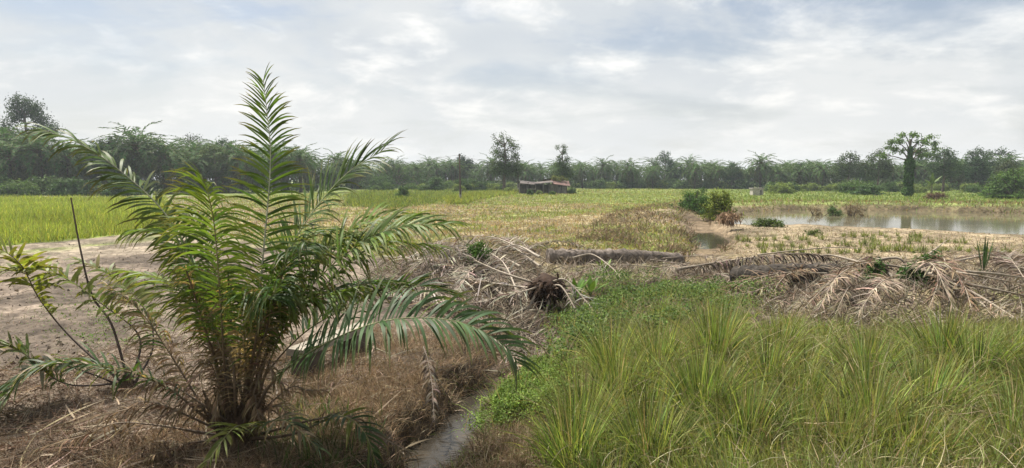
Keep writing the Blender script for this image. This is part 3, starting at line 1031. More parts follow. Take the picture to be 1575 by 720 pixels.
def young_palm():
    base = onG(365, 688)
    Y = base[1]
    root = empty('young_oil_palm', base, 'young oil palm with long arching green fronds in the left foreground', 'palm tree')
    B = MB()                                                  # swollen base of old leaf stalks
    rg = np.random.default_rng(5)
    tube(B, [base + [0, 0, -.2], base + [0, 0, .1], base + [.02, 0, .3], base + [.02, 0, .5]], [.22, .2, .15, .06], (.085, .058, .038), 10)
    for k in range(26):
        a = k * 2.4
        s = base + [.14 * math.cos(a), .14 * math.sin(a), rg.uniform(-.05, .2)]
        tube(B, curve([s, s + [.08 * math.cos(a), .08 * math.sin(a), .2], s + [.2 * math.cos(a), .2 * math.sin(a), rg.uniform(.3, .55)]], 6), np.linspace(.04, .012, 6), np.array((.13, .09, .055)) * rg.uniform(.6, 1.3), 5)
    o = B.build('trunk_base', M_BARK, None, base); o.location = (0, 0, 0); o.parent = root
    y = Y
    F = lambda pix, **kw: palm_frond(root, 'frond', pix, **kw)
    b = lambda dx=0: (365 + dx, 676, y)
    # upright frond against the sky
    F([b(8), (388, 560, y), (404, 400, y), (416, 250, y), (410, 168, y - .1), (405, 122, y - .2)], n=84, L=.60, w=.027, t0=.34, up=(.1, -1, .15), a0=72, a1=26, lift=.12, droop=.95, col=(.072, .128, .03), rcol=(.42, .42, .30), seed=1, jit=.15, prof=(.85, 1, .88, .68, .42))
    # second one leaning right
    F([b(14), (398, 560, y + .1), (420, 440, y + .2), (470, 342, y + .3), (530, 270, y + .3), (588, 232, y + .2)], n=84, L=.78, w=.030, t0=.28, up=(-.6, -.6, .5), a0=70, a1=26, lift=.25, droop=.9, col=(.072, .125, .03), rcol=(.33, .34, .2), seed=2)
    # the one arching low to the right
    F([b(18), (410, 570, y), (455, 470, y + .1), (530, 392, y + .1), (610, 350, y), (688, 345, y - .1)], n=96, L=.74, w=.034, t0=.28, up=(-.2, -.35, 1), a0=68, a1=28, lift=.3, droop=1.5, col=GREEN2, seed=3)
    F([b(16), (402, 575, y + .1), (440, 470, y + .3), (500, 385, y + .5), (575, 338, y + .6), (648, 334, y + .6)], n=80, L=.66, w=.032, t0=.28, up=(-.3, -.4, 1), a0=68, a1=28, lift=.25, droop=1.7, col=(.12, .185, .036), seed=9)
    # big drooping frond in front, right
    F([b(14), (410, 600, y - .3), (480, 540, y - .7), (590, 494, y - .85), (700, 494, y - .9), (775, 530, y - .95), (797, 560, y - 1.0)], n=88, L=.70, w=.038, t0=.30, up=(0, -.45, 1), a0=80, a1=34, lift=.45, droop=1.6, col=(.07, .122, .048), rcol=(.16, .17, .07), seed=4, nseg=6)
    # dark frond behind it
    F([b(10), (400, 590, y + .4), (470, 510, y + .7), (560, 462, y + 1.0), (640, 440, y + 1.1), (700, 455, y + 1.2)], n=42, L=.62, w=.042, t0=.36, lift=.75, droop=.6, col=DEEP, seed=5)
    # front left, leaning to the camera
    F([b(-10), (345, 560, y - .2), (338, 450, y - .4), (330, 350, y - .6), (318, 290, y - .9), (308, 268, y - 1.1)], n=84, L=.66, w=.026, t0=.36, up=(0, -1, .35), a0=66, a1=28, lift=.1, droop=1.9, col=(.105, .17, .034), seed=6, prof=(.6, 1, 1, .85, .5))
    # long arch to the left
    F([b(-14), (340, 560, y + .2), (308, 430, y + .3), (255, 330, y + .3), (175, 255, y + .2), (110, 215, y), (62, 200, y - .2)], n=62, L=.56, w=.036, t0=.42, up=(.3, -.3, 1), a0=70, a1=30, lift=.0, droop=1.5, col=(.085, .135, .032), rcol=(.3, .3, .2), seed=7, prof=(.8, 1, 1, .85, .6))
    # body of the crown
    rg = np.random.default_rng(8)
    for k, (tx, ty, dd, d2) in enumerate(((480, 330, .5, .8), (540, 330, .8, 1.2), (290, 300, .5, .9), (255, 330, -.2, -.4), (450, 360, -.4, -.8), (560, 400, .6, 1.1), (500, 420, -.3, -.4), (240, 390, .3, .3), (600, 340, .4, .7), (420, 420, -.6, -1.0), (300, 390, .6, .8))):
        m0 = (368 + (tx - 372) * .16 + rg.normal(0, 7), 560, y + dd * .15)
        m = (368 + (tx - 368) * .42 + rg.normal(0, 7), 452 + .12 * abs(tx - 380), y + dd * .5)
        F([b(rg.normal(0, 10)), m0, m, (tx * .8 + m[0] * .2, ty + 40, y + dd * .9), (tx + (tx - 380) * .35, ty + 5 + .15 * abs(tx - 380), y + d2)], n=72, L=.66, w=.029, t0=.29, prof=(.22, .38, .75, 1, .95, .8, .5), lift=.1, droop=2.2, col=[GREEN, GREEN2, (.135, .19, .04), (.10, .165, .03), (.05, .095, .026)][k % 5], seed=20 + k, alt=(TAN, 1.1, (1, -1.1)))
    # dry leaflets round the stalks
    for k in range(7):
        tx = 285 + 24 * k + rg.normal(0, 5)
        F([b(rg.normal(0, 14)), (365 + (tx - 365) * .35, 590, y + rg.normal(0, .15)), (365 + (tx - 365) * .75, 500, y + rg.normal(0, .3)), (tx + (tx - 365) * .15, 415, y + rg.normal(0, .4))], n=40, L=.36, w=.016, t0=.2, lift=.1, droop=2.4, col=(.24, .185, .125), rcol=(.14, .1, .06), seed=50 + k, jit=.3, alt=(GREEN, .3, (0, 1)), r0=.024, r1=.009)
    # bent lower fronds to the left, partly dry
    F([b(-20), (318, 645, y - .1), (250, 592, y - .3), (170, 566, y - .6), (80, 560, y - .9), (10, 590, y - 1.2)], n=60, L=.48, w=.032, t0=.3, lift=.3, droop=1.6, col=(.065, .11, .045), rcol=(.15, .12, .06), seed=70, jit=.4, alt=(TAN, .3, (1, .1)), floor=.03)
    F([b(-20), (320, 640, y), (262, 545, y + .1), (215, 478, y + .2), (165, 438, y + .2)], n=64, L=.38, w=.024, t0=.25, lift=-.1, droop=2.2, col=TAN, rcol=(.17, .12, .07), seed=71, jit=.25, alt=(GREEN, .25, (0, 1)), floor=.03)
    F([b(5), (400, 655, y - .4), (440, 648, y - .8), (490, 690, y - 1.1)], n=26, L=.42, w=.03, t0=.15, lift=.2, droop=1.4, col=(.085, .115, .06), seed=72, alt=(TAN, .3), floor=.03)
    F([b(0), (368, 655, y - .5), (350, 668, y - .9), (318, 712, y - 1.2)], n=24, L=.36, w=.03, t0=.15, lift=.2, droop=1.0, col=(.14, .17, .04), seed=73, floor=.03)
    F([b(10), (450, 668, y - .4), (520, 640, y - .7), (560, 665, y - .9), (580, 720, y - 1.0)], n=24, L=.36, w=.034, t0=.5, lift=.3, droop=1.1, col=(.04, .07, .025), seed=74, alt=(YELLOW, .1), floor=.03)
    for k, (tx, ty, mx, my) in enumerate(((60, 690, 200, 650), (150, 640, 240, 620), (235, 700, 300, 680), (500, 600, 440, 600), (640, 700, 520, 640), (180, 600, 260, 590), (290, 590, 325, 560), (440, 600, 405, 560), (330, 640, 340, 600), (400, 650, 390, 610), (250, 640, 300, 620), (470, 660, 420, 625))):
        palm_frond(root, 'dead_frond', [b(rg.normal(0, 12)), (mx, my, y - .1), ((mx + tx) / 2, (my + ty) / 2, y - .2), (tx, ty, y - .3 - .3 * (ty > 660))], label='dry brown frond hanging at the palm foot', n=32, L=.32, w=.02, t0=.3, lift=-.1, droop=2.2, col=np.array(BROWN) * (1 + .15 * (k % 4)), rcol=(.2, .15, .1), seed=80 + k, jit=.35, floor=.02)


young_palm()


def sapling():
    base = onG(196, 600)
    y = base[1]
    root = empty('oil_palm_sapling', base, 'sparse yellow-green palm sapling with bare bent stalks at the left edge', 'palm tree')
    B = MB()
    tube(B, [base + [0, 0, -.15], base + [0, 0, .12], base + [0, 0, .25]], [.12, .1, .04], (.10, .07, .045), 8)
    o = B.build('trunk_base', M_BARK, None, base); o.location = (0, 0, 0); o.parent = root
    kw = dict(a0=72, a1=30, jit=.35, r0=.016, rcol0=(.075, .055, .045), rcol=(.14, .11, .07), w=.055)
    palm_frond(root, 'frond', [(192, 592, y), (112, 522, y + .1), (62, 462, y), (30, 405, y - .3), (-20, 375, y - .6), (-80, 372, y - .9)], n=46, L=.52, t0=.45, col=(.17, .215, .045), seed=91, droop=1.2, lift=.5, alt=(YELLOW, .5), **kw)
    palm_frond(root, 'frond', [(200, 592, y), (215, 520, y + .2), (160, 470, y + .1), (100, 428, y), (40, 412, y - .1), (-30, 425, y - .2)], n=50, L=.48, t0=.30, col=(.165, .21, .045), seed=92, droop=1.3, lift=.5, alt=(YELLOW, .4), **kw)
    palm_frond(root, 'frond', [(205, 594, y), (235, 535, y + .3), (225, 480, y + .5), (180, 430, y + .6), (120, 400, y + .6)], n=44, L=.44, t0=.35, col=(.14, .19, .045), seed=93, droop=1.3, lift=.4, alt=((.22, .2, .09), .3), **kw)
    palm_frond(root, 'frond', [(190, 596, y), (140, 575, y - .3), (70, 560, y - .7), (10, 610, y - 1.0), (-20, 680, y - 1.2)], n=40, L=.5, t0=.3, col=(.08, .13, .05), seed=94, droop=1.4, lift=.3, alt=((.3, .3, .22), .35), **kw)
    palm_frond(root, 'frond', [(186, 590, y), (100, 590, y - .6), (30, 540, y - .9), (-40, 520, y - 1.2)], n=34, L=.5, t0=.35, col=(.13, .17, .045), seed=95, droop=1.2, lift=.3, **kw)
    B = MB()
    tube(B, curve([W(a, b, y + d) for a, b, d in ((198, 590, 0), (172, 500, .1), (142, 455, .2), (124, 385, .2), (109, 304, .2))], 30), np.linspace(.022, .011, 30), (.085, .06, .045), 6)
    o = B.build('bare_stalk', M_STEM, None, base); o.location = (0, 0, 0); o.parent = root


sapling()


# ------------------------------------------------------------------ felled palms and dead fronds
GREY = (.275, .24, .195)


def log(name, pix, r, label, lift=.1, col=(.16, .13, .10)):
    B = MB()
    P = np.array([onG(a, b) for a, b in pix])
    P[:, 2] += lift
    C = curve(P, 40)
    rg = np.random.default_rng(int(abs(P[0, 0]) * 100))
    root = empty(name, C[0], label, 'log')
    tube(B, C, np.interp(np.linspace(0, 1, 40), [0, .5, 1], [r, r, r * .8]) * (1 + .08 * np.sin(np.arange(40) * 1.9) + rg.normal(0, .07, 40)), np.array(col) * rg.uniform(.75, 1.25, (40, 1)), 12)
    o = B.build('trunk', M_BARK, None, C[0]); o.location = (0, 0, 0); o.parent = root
    B = MB()                                                  # old leaf bases all over the trunk
    k = 150
    t = rg.random(k) * 39
    i = np.minimum(t.astype(int), 38)
    p = C[i] + (C[i + 1] - C[i]) * (t - i)[:, None]
    T = unit(C[i + 1] - C[i]); S = unit(np.cross(T, [0, 0, 1.0])); U = np.cross(S, T)
    a = rg.uniform(-.6, 3.7, k)
    nn = S * np.cos(a)[:, None] + U * np.sin(a)[:, None]
    ribbons(B, p + nn * r * .9, T * .9 + nn * .6, rg.uniform(.08, .2, k), rg.uniform(.03, .07, k), nn + rg.normal(0, .3, (k, 3)), .4, np.array((.19, .155, .12)) * rg.uniform(.4, 1.2, (k, 1)), 2, 0)
    o = B.build('leaf_base', M_DRY, None, C[0]); o.location = (0, 0, 0); o.parent = root; o['kind'] = 'stuff'
    return root


log('felled_palm_log', [(842, 404), (900, 404), (980, 404), (1048, 408)], .30, 'long grey felled palm log lying behind the green ditch weeds', .22, (.15, .125, .105))
log('felled_palm_log', [(1130, 442), (1200, 440), (1290, 436)], .33, 'felled palm log toned dark for the shade under the arched dead frond', .34, (.042, .036, .03))  # near-black bark tone paints in the deep shade under the frond


def dead_frond(pix, label, group=None, n=44, L=.55, col=GREY, seed=0, droop=.9, lift=0.0, r0=.019, miss=.1, t0=.14, w=.026, jit=.5, name='dead_palm_frond', floor=.02, rc=(.30, .25, .19)):
    pts = []
    for q in pix:
        p = onG(q[0], q[1]) if len(q) < 4 else W(q[0], q[1], q[3])
        if len(q) == 3:
            p[2] += q[2]
        pts.append(p)
    B = MB()
    frond(B, pts, n=n, L=L, w=w, t0=t0, lift=lift, droop=droop, r0=r0, r1=.006, col=col, rcol=rc, rcol0=np.array(rc) * .85, var=.5, jit=jit, miss=miss, seed=seed, nseg=4, floor=floor, a0=52, a1=24, tip=None)
    return tag(B.build(name, [M_DRY, M_STEM], None, pts[0]), label, 'dead frond', group)


def crown_stump(px, py, r, label, seed, lift=.35, dark=(.055, .035, .025)):
    c = onG(px, py) + [0, 0, lift]
    rg = np.random.default_rng(seed)
    root = empty('palm_stump', c, label, 'palm stump')
    B = MB()
    u = unit(rg.normal(size=(90, 3)))
    tube(B, [c + [-r * .6, .2, -r * .3], c + [0, 0, 0], c + [r * .5, .3, -r * .1]], [r * .55, r * .75, r * .5], dark, 10)
    o = B.build('heart', M_BARK, None, c); o.location = (0, 0, 0); o.parent = root
    B = MB()
    k = 420
    u = unit(rg.normal(size=(k, 3)) + [0, -.3, 0])
    ribbons(B, c + u * [1.15, .9, .7] * r * .62, u * [1, 1, .1] + rg.normal(size=(k, 3)) * .6 - [0, 0, .5], rg.uniform(.12, .36, k), rg.uniform(.02, .07, k), unit(rg.normal(size=(k, 3))), rg.uniform(0, 1.2, k), np.array((.085, .062, .047)) * rg.uniform(.35, 1.5, (k, 1)), 3, 0)
    o = B.build('fibre', M_DRY, None, c); o.location = (0, 0, 0); o.parent = root; o['kind'] = 'stuff'
    return c


# middle: crown of the first felled palm and the heap of fronds left of it
c1 = crown_stump(842, 470, .55, 'dark fibrous crown of a felled palm beside the green ditch weeds', 3, .45)
dm = c1[1]
g1 = 'dead fronds heaped left of the felled crown'
for k, pix in enumerate((
    [(835, 440, 0, dm), (770, 418, 0, dm + .6), (700, 400, .2), (640, 405, .1)], [(835, 440, 0, dm), (790, 452, 0, dm - .5), (730, 470, .1), (650, 455, .1)],
    [(825, 445, 0, dm), (760, 455, .35), (690, 435, .25), (660, 410, .1)], [(800, 425, .3), (740, 395, .45), (680, 385, .3), (610, 400, .1)],
    [(820, 420, .3), (775, 380, .4), (720, 380, .3), (640, 395, .1)], [(790, 405, .3), (720, 400, .5), (660, 415, .35), (600, 430, .05)],
    [(830, 435, .5), (790, 400, .5), (760, 380, .4), (740, 376, .2)], [(780, 470, .2), (720, 440, .45), (650, 420, .4), (590, 400, .1)],
    [(800, 400, .2), (830, 385, .3), (870, 378, .2), (900, 385, .05)], [(760, 470, .1), (700, 480, .2), (640, 470, .1), (590, 455, .05)],
    [(700, 400, .3), (660, 390, .35), (620, 385, .2), (570, 395, .05)], [(820, 400, .2), (800, 380, .3), (780, 372, .2), (720, 372, .05)])):
    dead_frond(pix, 'dry grey palm frond lying in the heap between the young palm and felled crown', g1, n=84, L=.80, w=.042, r0=.028, seed=100 + k, col=np.array(GREY) * (.62 + .16 * (k * 2 % 5)), miss=.05)
for k, pix in enumerate(([(700, 470, .3), (740, 430, .7), (790, 410, .7), (830, 425, .6)], [(620, 415, .2), (680, 392, .6), (750, 390, .75), (815, 415, .6)], [(660, 440, .3), (720, 415, .7), (770, 430, .6), (800, 470, .2)])):
    dead_frond(pix[::-1], 'pale ribbed frond lying across the top of the central heap', 'pale fronds on top of the central heap', n=80, L=.7, w=.04, r0=.034, seed=128 + k, col=(.27, .235, .19), rc=(.36, .305, .24), miss=.1)
dead_frond([(838, 440, 0, dm - .1), (868, 430, 0, dm - .3), (900, 462, 0, dm - .8), (932, 500, 0, dm - 1.6)], 'pale dead frond with comb-like leaflets pointing down right from the felled crown', n=40, L=.42, seed=120, t0=.25, r0=.035)
dead_frond([(842, 445, 0, dm - .2), (862, 440, 0, dm - .4), (885, 475, 0, dm - 1.0), (912, 520, 0, dm - 1.6)], 'shorter dead frond just below the comb-like one beside the green weeds', n=34, L=.35, seed=121, t0=.25, r0=.03)
dead_frond([(835, 435, 0, dm), (815, 470, 0, dm - .5), (800, 510, 0, dm - 1.0), (790, 560, .1)], 'bent dead stalk dropping straight down from the felled crown', n=30, L=.4, seed=122, t0=.35, r0=.035)
dead_frond([(845, 460, 0, dm - .3), (835, 500, 0, dm - .8), (825, 540, 0, dm - 1.6), (830, 575, .05)], 'thin dead frond fallen toward the bright green creeper by the ditch', n=30, L=.4, seed=123, t0=.3, r0=.025)
# hanging dead frond above the water
dead_frond([(652, 585, .55), (658, 600, .5), (665, 622, .28), (668, 650, .03)], 'shrivelled pale leaf hanging down the ditch bank behind the drooping frond', n=44, L=.26, seed=124, t0=.1, r0=.008, droop=3.5, rc=(.13, .10, .075), col=(.15, .12, .095))
dead_frond([(760, 545, .3), (780, 560, .25), (800, 590, .1), (760, 620, .05)], 'fallen dead frond across the ditch beside the bright green creeper', n=34, L=.45, seed=125, col=(.30, .22, .16))
# right: big arched frond, second felled crown and its skirt
dead_frond([(1040, 428, .3), (1110, 426, .55), (1190, 430, .80), (1250, 432, .85), (1294, 434, .6)], 'long arched dead frond with a curtain of hanging leaflets before the pond', n=120, L=.75, seed=130, t0=.08, droop=4.0, lift=-.1, r0=.045, miss=.05, w=.05, jit=.3, col=(.13, .105, .085))  # leaflet colour darkened to stand for the shaded inside of the curtain
c2 = crown_stump(1338, 432, .5, 'dark crown of a felled palm right of the arched dead frond', 4, .42)
d2 = c2[1]
g2 = 'dead fronds around the right felled crown'
for k, pix in enumerate((
    [(1335, 405, 0, d2), (1290, 412, 0, d2 - .6), (1240, 440, 0, d2 - 1.6), (1195, 484, .25)], [(1335, 408, 0, d2), (1310, 418, 0, d2 - .8), (1285, 470, .7), (1258, 492, .25)],
    [(1345, 400, 0, d2), (1385, 398, 0, d2 - .3), (1396, 430, 0, d2 - 1.0), (1378, 496, .25)], [(1350, 410, 0, d2), (1372, 425, 0, d2 - .8), (1350, 475, .6), (1318, 500, .25)],
    [(1335, 402, 0, d2), (1270, 410, 0, d2 - .4), (1200, 440, .4), (1140, 460, .15)], [(1335, 410, 0, d2), (1312, 436, 0, d2 - 1.2), (1300, 480, .5), (1284, 500, .25)],
    [(1345, 405, 0, d2), (1400, 412, 0, d2 - .3), (1430, 455, .8), (1466, 492, .25)], [(1330, 405, 0, d2 + .2), (1260, 420, .6), (1180, 455, .25), (1100, 465, .1)])):
    dead_frond(pix, 'dry tan frond spreading toward the tall grass from the right felled crown', g2, n=90, L=.70, w=.034, seed=140 + k, col=np.array((.27, .22, .165)) * (.65 + .12 * (k * 3 % 5)), miss=.05, r0=.034)
for k, pix in enumerate(([(1180, 470, .1), (1210, 450, .5), (1260, 442, .6), (1310, 436, .5)], [(1420, 500, .05), (1440, 470, .5), (1450, 445, .8), (1430, 430, .8)], [(1500, 500, .05), (1480, 470, .5), (1450, 450, .75), (1410, 436, .8)],
                          [(1220, 495, .05), (1270, 470, .5), (1310, 450, .7), (1350, 436, .7)], [(1100, 466, .05), (1150, 452, .35), (1210, 446, .5), (1270, 442, .4)])):
    dead_frond(pix[::-1], 'curled brown frond crossing over the tan fronds of the right heap', 'curled fronds in the right heap', n=90, L=.6, w=.034, seed=155 + k, col=(.17, .125, .085), jit=.7, r0=.03)
g3 = 'bare dead stalks at the right edge'
for k, pix in enumerate((
    [(1420, 446, .5), (1480, 450, .55), (1540, 452, .5), (1620, 452, .3)], [(1425, 450, .5), (1490, 470, .35), (1540, 490, .2), (1570, 502, .1)], [(1425, 444, .55), (1470, 436, .7), (1510, 425, .7), (1530, 415, .6)],
    [(1430, 450, .45), (1490, 462, .4), (1560, 470, .3), (1640, 478, .15)], [(1440, 455, .4), (1500, 480, .3), (1530, 500, .15)], [(1400, 440, .5), (1470, 455, .6), (1540, 462, .5), (1600, 465, .3)])):
    dead_frond(pix, 'bare tan dead stalk fanning to the right edge above the tall grass', g3, n=26, L=.35, seed=160 + k, t0=.5, r0=.045, miss=.35, col=(.30, .24, .17))
for k, pix in enumerate(([(1600, 460, .5), (1550, 435, .7), (1500, 415, .5), (1450, 410, .2)], [(1620, 440, .5), (1570, 420, .6), (1520, 405, .4), (1470, 402, .1)], [(1590, 475, .3), (1560, 440, .6), (1540, 410, .5), (1500, 395, .1)])):
    dead_frond(pix, 'grey dead frond heaped at the right edge beside the upright plant', 'grey fronds at the right edge', n=90, L=.75, w=.034, seed=170 + k, col=(.24, .20, .165))
dead_frond([(1408, 418, .25), (1430, 414, .6), (1458, 410, 1.05)], 'broken bare stalk sticking up against the bare earth', n=6, L=.15, seed=180, t0=.5, r0=.05, miss=.5)
dead_frond([(1165, 400, .2), (1230, 402, .45), (1290, 400, .5), (1345, 398, .35)], 'thin long dead stalk lying above the arched dead frond', n=12, L=.2, seed=181, t0=.6, r0=.03, miss=.4, col=(.2, .16, .12))
dead_frond([(880, 412, .35), (910, 408, .4), (940, 425, .3), (960, 440, .1)], 'short dead stalk leaning over the grey felled log', n=12, L=.25, seed=182, t0=.4, r0=.03)
for k, pix in enumerate(([(1000, 412, .3), (1060, 420, .3), (1110, 432, .2), (1150, 440, .05)], [(1010, 420, .2), (960, 418, .25), (920, 420, .2), (870, 428, .05)], [(1060, 412, .2), (1030, 425, .3), (1060, 440, .2), (1090, 445, .05)], [(1020, 405, .2), (1080, 405, .3), (1130, 410, .2), (1180, 405, .05)])):
    dead_frond(pix, 'crumpled dead frond between the grey log and the arched frond', 'crumpled fronds beside the log', n=76, L=.6, seed=190 + k, col=(.24, .2, .16))


# ------------------------------------------------------------------ near bushes, weeds, plants
def near_bush(px, py, top, wpx, n, size, col, label, seed, lumps=9, name='bush'):
    p = onG(px, py)
    s = p[1] / FPX
    o = bush_mesh(name, seed, n, size, col, (wpx * s * .62, wpx * s * .6, (py - top) * s * .85), lumps)
    o.location = p
    o['label'] = label
    return o


near_bush(603, 290, 252, 56, 5200, .38, (.085, .145, .04), 'large rounded bush beside the tip of the right-leaning palm frond', 221, 10)
near_bush(650, 290, 262, 46, 3600, .36, (.055, .10, .034), 'wide dark dome of a bush left of the wooden pole', 222, 8)
near_bush(1562, 306, 264, 62, 5200, .34, (.10, .175, .045), 'big light green bush at the right edge behind the pond', 223, 11)
near_bush(1066, 327, 290, 50, 4200, .15, (.062, .125, .03), 'dense dark green bush beside the channel in the middle right', 201)
near_bush(1108, 340, 288, 44, 3600, .16, (.17, .215, .04), 'taller yellow-green bush with dry leaves at its foot by the pond', 202)
near_bush(1088, 330, 305, 30, 1500, .14, (.065, .13, .03), 'low dark bush between the two channel bushes', 203, 5)
near_bush(1280, 345, 314, 26, 1600, .13, (.075, .15, .035), 'small green bush on the near edge of the pond', 204, 5)
near_bush(1308, 346, 312, 34, 1200, .13, (.17, .125, .075), 'dry reddish brown bush leaning over the near edge of the pond', 205, 6)
near_bush(1256, 345, 318, 34, 1100, .13, (.16, .125, .07), 'dry brown bush left of the small green pond bush', 206, 6)
near_bush(1440, 307, 297, 26, 900, .22, (.14, .085, .055), 'reddish brown heap of debris on the far bank of the pond', 207, 5, 'debris_heap')
near_bush(1425, 440, 398, 44, 1800, .13, (.05, .11, .022), 'green leafy vine mound beside the right felled crown', 208, 6)
near_bush(1345, 440, 402, 26, 700, .13, (.06, .12, .024), 'small green vine growing over the right felled crown', 209, 4)
near_bush(1180, 348, 338, 40, 900, .14, (.08, .12, .03), 'low green weed mound in the mouth of the pond', 210, 5)
near_bush(735, 402, 376, 30, 800, .08, (.07, .14, .025), 'small bright green weed clump behind the dead frond heap', 211, 4)
near_bush(1250, 362, 352, 22, 300, .08, (.09, .13, .03), 'little green weed tuft on the bare earth before the pond', 212, 3)
# dead leaves hanging at the foot of the channel bush
g = onG(1118, 352)
B = MB()
rg = np.random.default_rng(33)
k = 260
P = g + rg.normal(size=(k, 3)) * [.35, .3, .1] + [0, -.1, .9]
ribbons(B, P, rg.normal(size=(k, 3)) * .5 + [0, -.2, -.8], rg.uniform(.3, .9, k), rg.uniform(.04, .1, k), unit(rg.normal(size=(k, 3))), .8, np.array((.32, .22, .14)) * rg.uniform(.5, 1.3, (k, 1)), 3, 0, floor=.01)
tag(B.build('dry_leaf_skirt', M_DRY, None, g), 'pale brown dry leaves hanging at the foot of the yellow-green channel bush', 'dry leaves')


def leafy_plant(px, py, n, L, wd, col, label, seed, el=(.5, 1.3), name='leafy_plant', droop=.8):
    p = onG(px, py)
    rg = np.random.default_rng(seed)
    root = empty(name, p, label, 'plant')
    B = MB()
    for k in range(n):
        a, e = k * 2.4 + rg.normal(0, .3), rg.uniform(*el)
        d = np.array([math.cos(a) * math.cos(e), math.sin(a) * math.cos(e), math.sin(e)])
        q = p + d * L * .25
        ribbons(B, q[None], d[None], L * rg.uniform(.7, 1.1), wd, np.array([[-math.cos(a) * .6, -math.sin(a) * .6, 1]]), droop, [np.array(col) * rg.uniform(.75, 1.25)], 6, 0, None, np.array([.2, .75, 1, .95, .75, .4, .03]))
    o = B.build('leaf_spray', M_LEAF, None, p); o.location = (0, 0, 0); o.parent = root
    B = MB()
    for k in range(n):
        a = k * 2.4
        tube(B, [p + [0, 0, -.05], p + [.12 * L * math.cos(a), .12 * L * math.sin(a), .28 * L]], [.012, .008], (.1, .13, .04), 5)
    o = B.build('stem', M_STEM, None, p); o.location = (0, 0, 0); o.parent = root


leafy_plant(886, 462, 9, .6, .16, (.09, .17, .03), 'broad-leaved plant in the ditch right of the felled crown', 1)
leafy_plant(908, 455, 8, .55, .15, (.11, .19, .035), 'broad-leaved plant standing farther right in the ditch weeds', 2)
leafy_plant(930, 420, 8, .5, .13, (.13, .2, .035), 'light green young plant growing in front of the grey log', 3)
leafy_plant(1512, 428, 7, 1.05, .075, (.06, .11, .04), 'upright narrow-leaved plant above the dead fronds at the right', 4, (1.25, 1.55), 'leafy_plant', .25)
leafy_plant(845, 470, 6, .5, .15, (.06, .13, .03), 'dark green leafy plant directly below the felled crown', 5)

# rows of seedlings in the bare earth before the pond
rg = np.random.default_rng(55)
sd = []
for v in range(3):
    B = MB()
    k = 26
    a = rg.random(k) * 6.28
    e = rg.uniform(.5, 1.4, k)
    D = np.stack([np.cos(a) * np.cos(e), np.sin(a) * np.cos(e), np.sin(e)], 1)
    ribbons(B, rg.normal(size=(k, 3)) * [.06, .06, .01], D, rg.uniform(.2, .42, k), .03, np.stack([-np.cos(a), -np.sin(a), 1 + 0 * a], 1), .7, np.array((.16, .19, .06)) * rg.uniform(.7, 1.3, (k, 1)), 3, 0)
    sd.append(tag(B.build('crop_seedling', M_GRASS), 'small green seedling in a row on the bare earth before the pond', 'seedling', 'seedlings in the bare earth'))
sused = [False] * 3
for r_, (x0, y0, dx, dy) in enumerate(((1130, 372, 9, -.6), (1175, 392, 11, -.5), (1150, 382, 10, -.55), (1330, 372, 9.5, .35), (1345, 385, 12, .5), (1300, 364, 8, .2))):
    for k in range(int(rg.integers(9, 18))):
        v = int(rg.integers(0, 3))
        p = onG(x0 + dx * k * 1.35 + rg.normal(0, 3), y0 + dy * k * .6 + rg.normal(0, 1.2))
        if sdist(p[0], p[1], POND) < .6 or p[0] < 6:
            continue
        place(sd[v], sused[v], p, float(rg.uniform(0, 6)), float(rg.uniform(.7, 1.4)))
        sused[v] = True


# ------------------------------------------------------------------ ground cover nobody could count
def scatter(n, pixpoly, seed, ymin=None):
    """points in a world polygon given by its ground outline, thinning out with distance"""
    rg = np.random.default_rng(seed)
    poly = gpoly(pixpoly)
    y0, y1 = poly[:, 1].min(), poly[:, 1].max()
    out = np.zeros((0, 2))
    while len(out) < n:
        y = np.exp(rg.uniform(math.log(y0), math.log(y1), n * 3))
        x = rg.uniform(-1, 1, n * 3) * y * 1.1
        ok = inside(x + (fbm(x * 2.3, y * 2.3 + 7, 3) - .5) * .9 + rg.normal(0, .12, n * 3), y + (fbm(x * 2.3 + 31, y * 2.3, 3) - .5) * .9 + rg.normal(0, .15, n * 3), poly)
        out = np.vstack([out, np.stack([x[ok], y[ok]], 1)])
        if not ok.any():
            break
    out = out[:n]
    return np.hstack([out, hfun(out[:, 0], out[:, 1])[:, None]]), rg


def blades(B, P, rg, h, w, cols, lean=(.1, .6), droop=.8, nseg=3, tip=None, curl=0.0):
    k = len(P)
    a = rg.random(k) * 6.283
    e = math.pi / 2 - rg.uniform(*lean, k)
    D = np.stack([np.cos(a) * np.cos(e), np.sin(a) * np.cos(e), np.sin(e)], 1)
    b = a + rg.normal(0, .5, k)
    nn = np.stack([-np.cos(b), -np.sin(b), .25 + 0 * b], 1)
    cu = rg.normal(size=(k, 3)) * curl if curl else None
    ribbons(B, P - [0, 0, .02], D, h, w, nn, droop * rg.uniform(.4, 1.6, k), cols, nseg, 0, tip, np.interp(np.linspace(0, 1, nseg + 1), [0, .4, 1], [.8, 1, .06]), None, cu)


def pick(rg, k, cols, p, var=.22):
    c = np.asarray(cols)[rg.choice(len(cols), k, p=p)]
    return np.clip(c * (1 + rg.normal(0, var, (k, 1))) * (1 + rg.normal(0, .05, (k, 3))), .005, 1)


# bright grass strip left
P, rg = scatter(52000, [(-300, 305), (255, 304), (262, 352), (200, 360), (90, 372), (-60, 384), (-300, 400)], 1)
B = MB()
blades(B, P, rg, rg.uniform(.3, .8, len(P)) * (.7 + .6 * fbm(P[:, 0] * .3 + 3, P[:, 1] * .3, 3)), .020 * (1 + P[:, 1] / 45), pick(rg, len(P), [(.27, .325, .065), (.20, .27, .055), (.34, .34, .10)], [.5, .35, .15]) * (.62 + .7 * fbm(P[:, 0] * .22, P[:, 1] * .22, 4))[:, None], (.1, .7), .8, 3)
tag(B.build('bright_grass', M_GRASS), 'bright yellow-green grass growing in a strip beyond the dirt track', 'grass', kind='stuff')

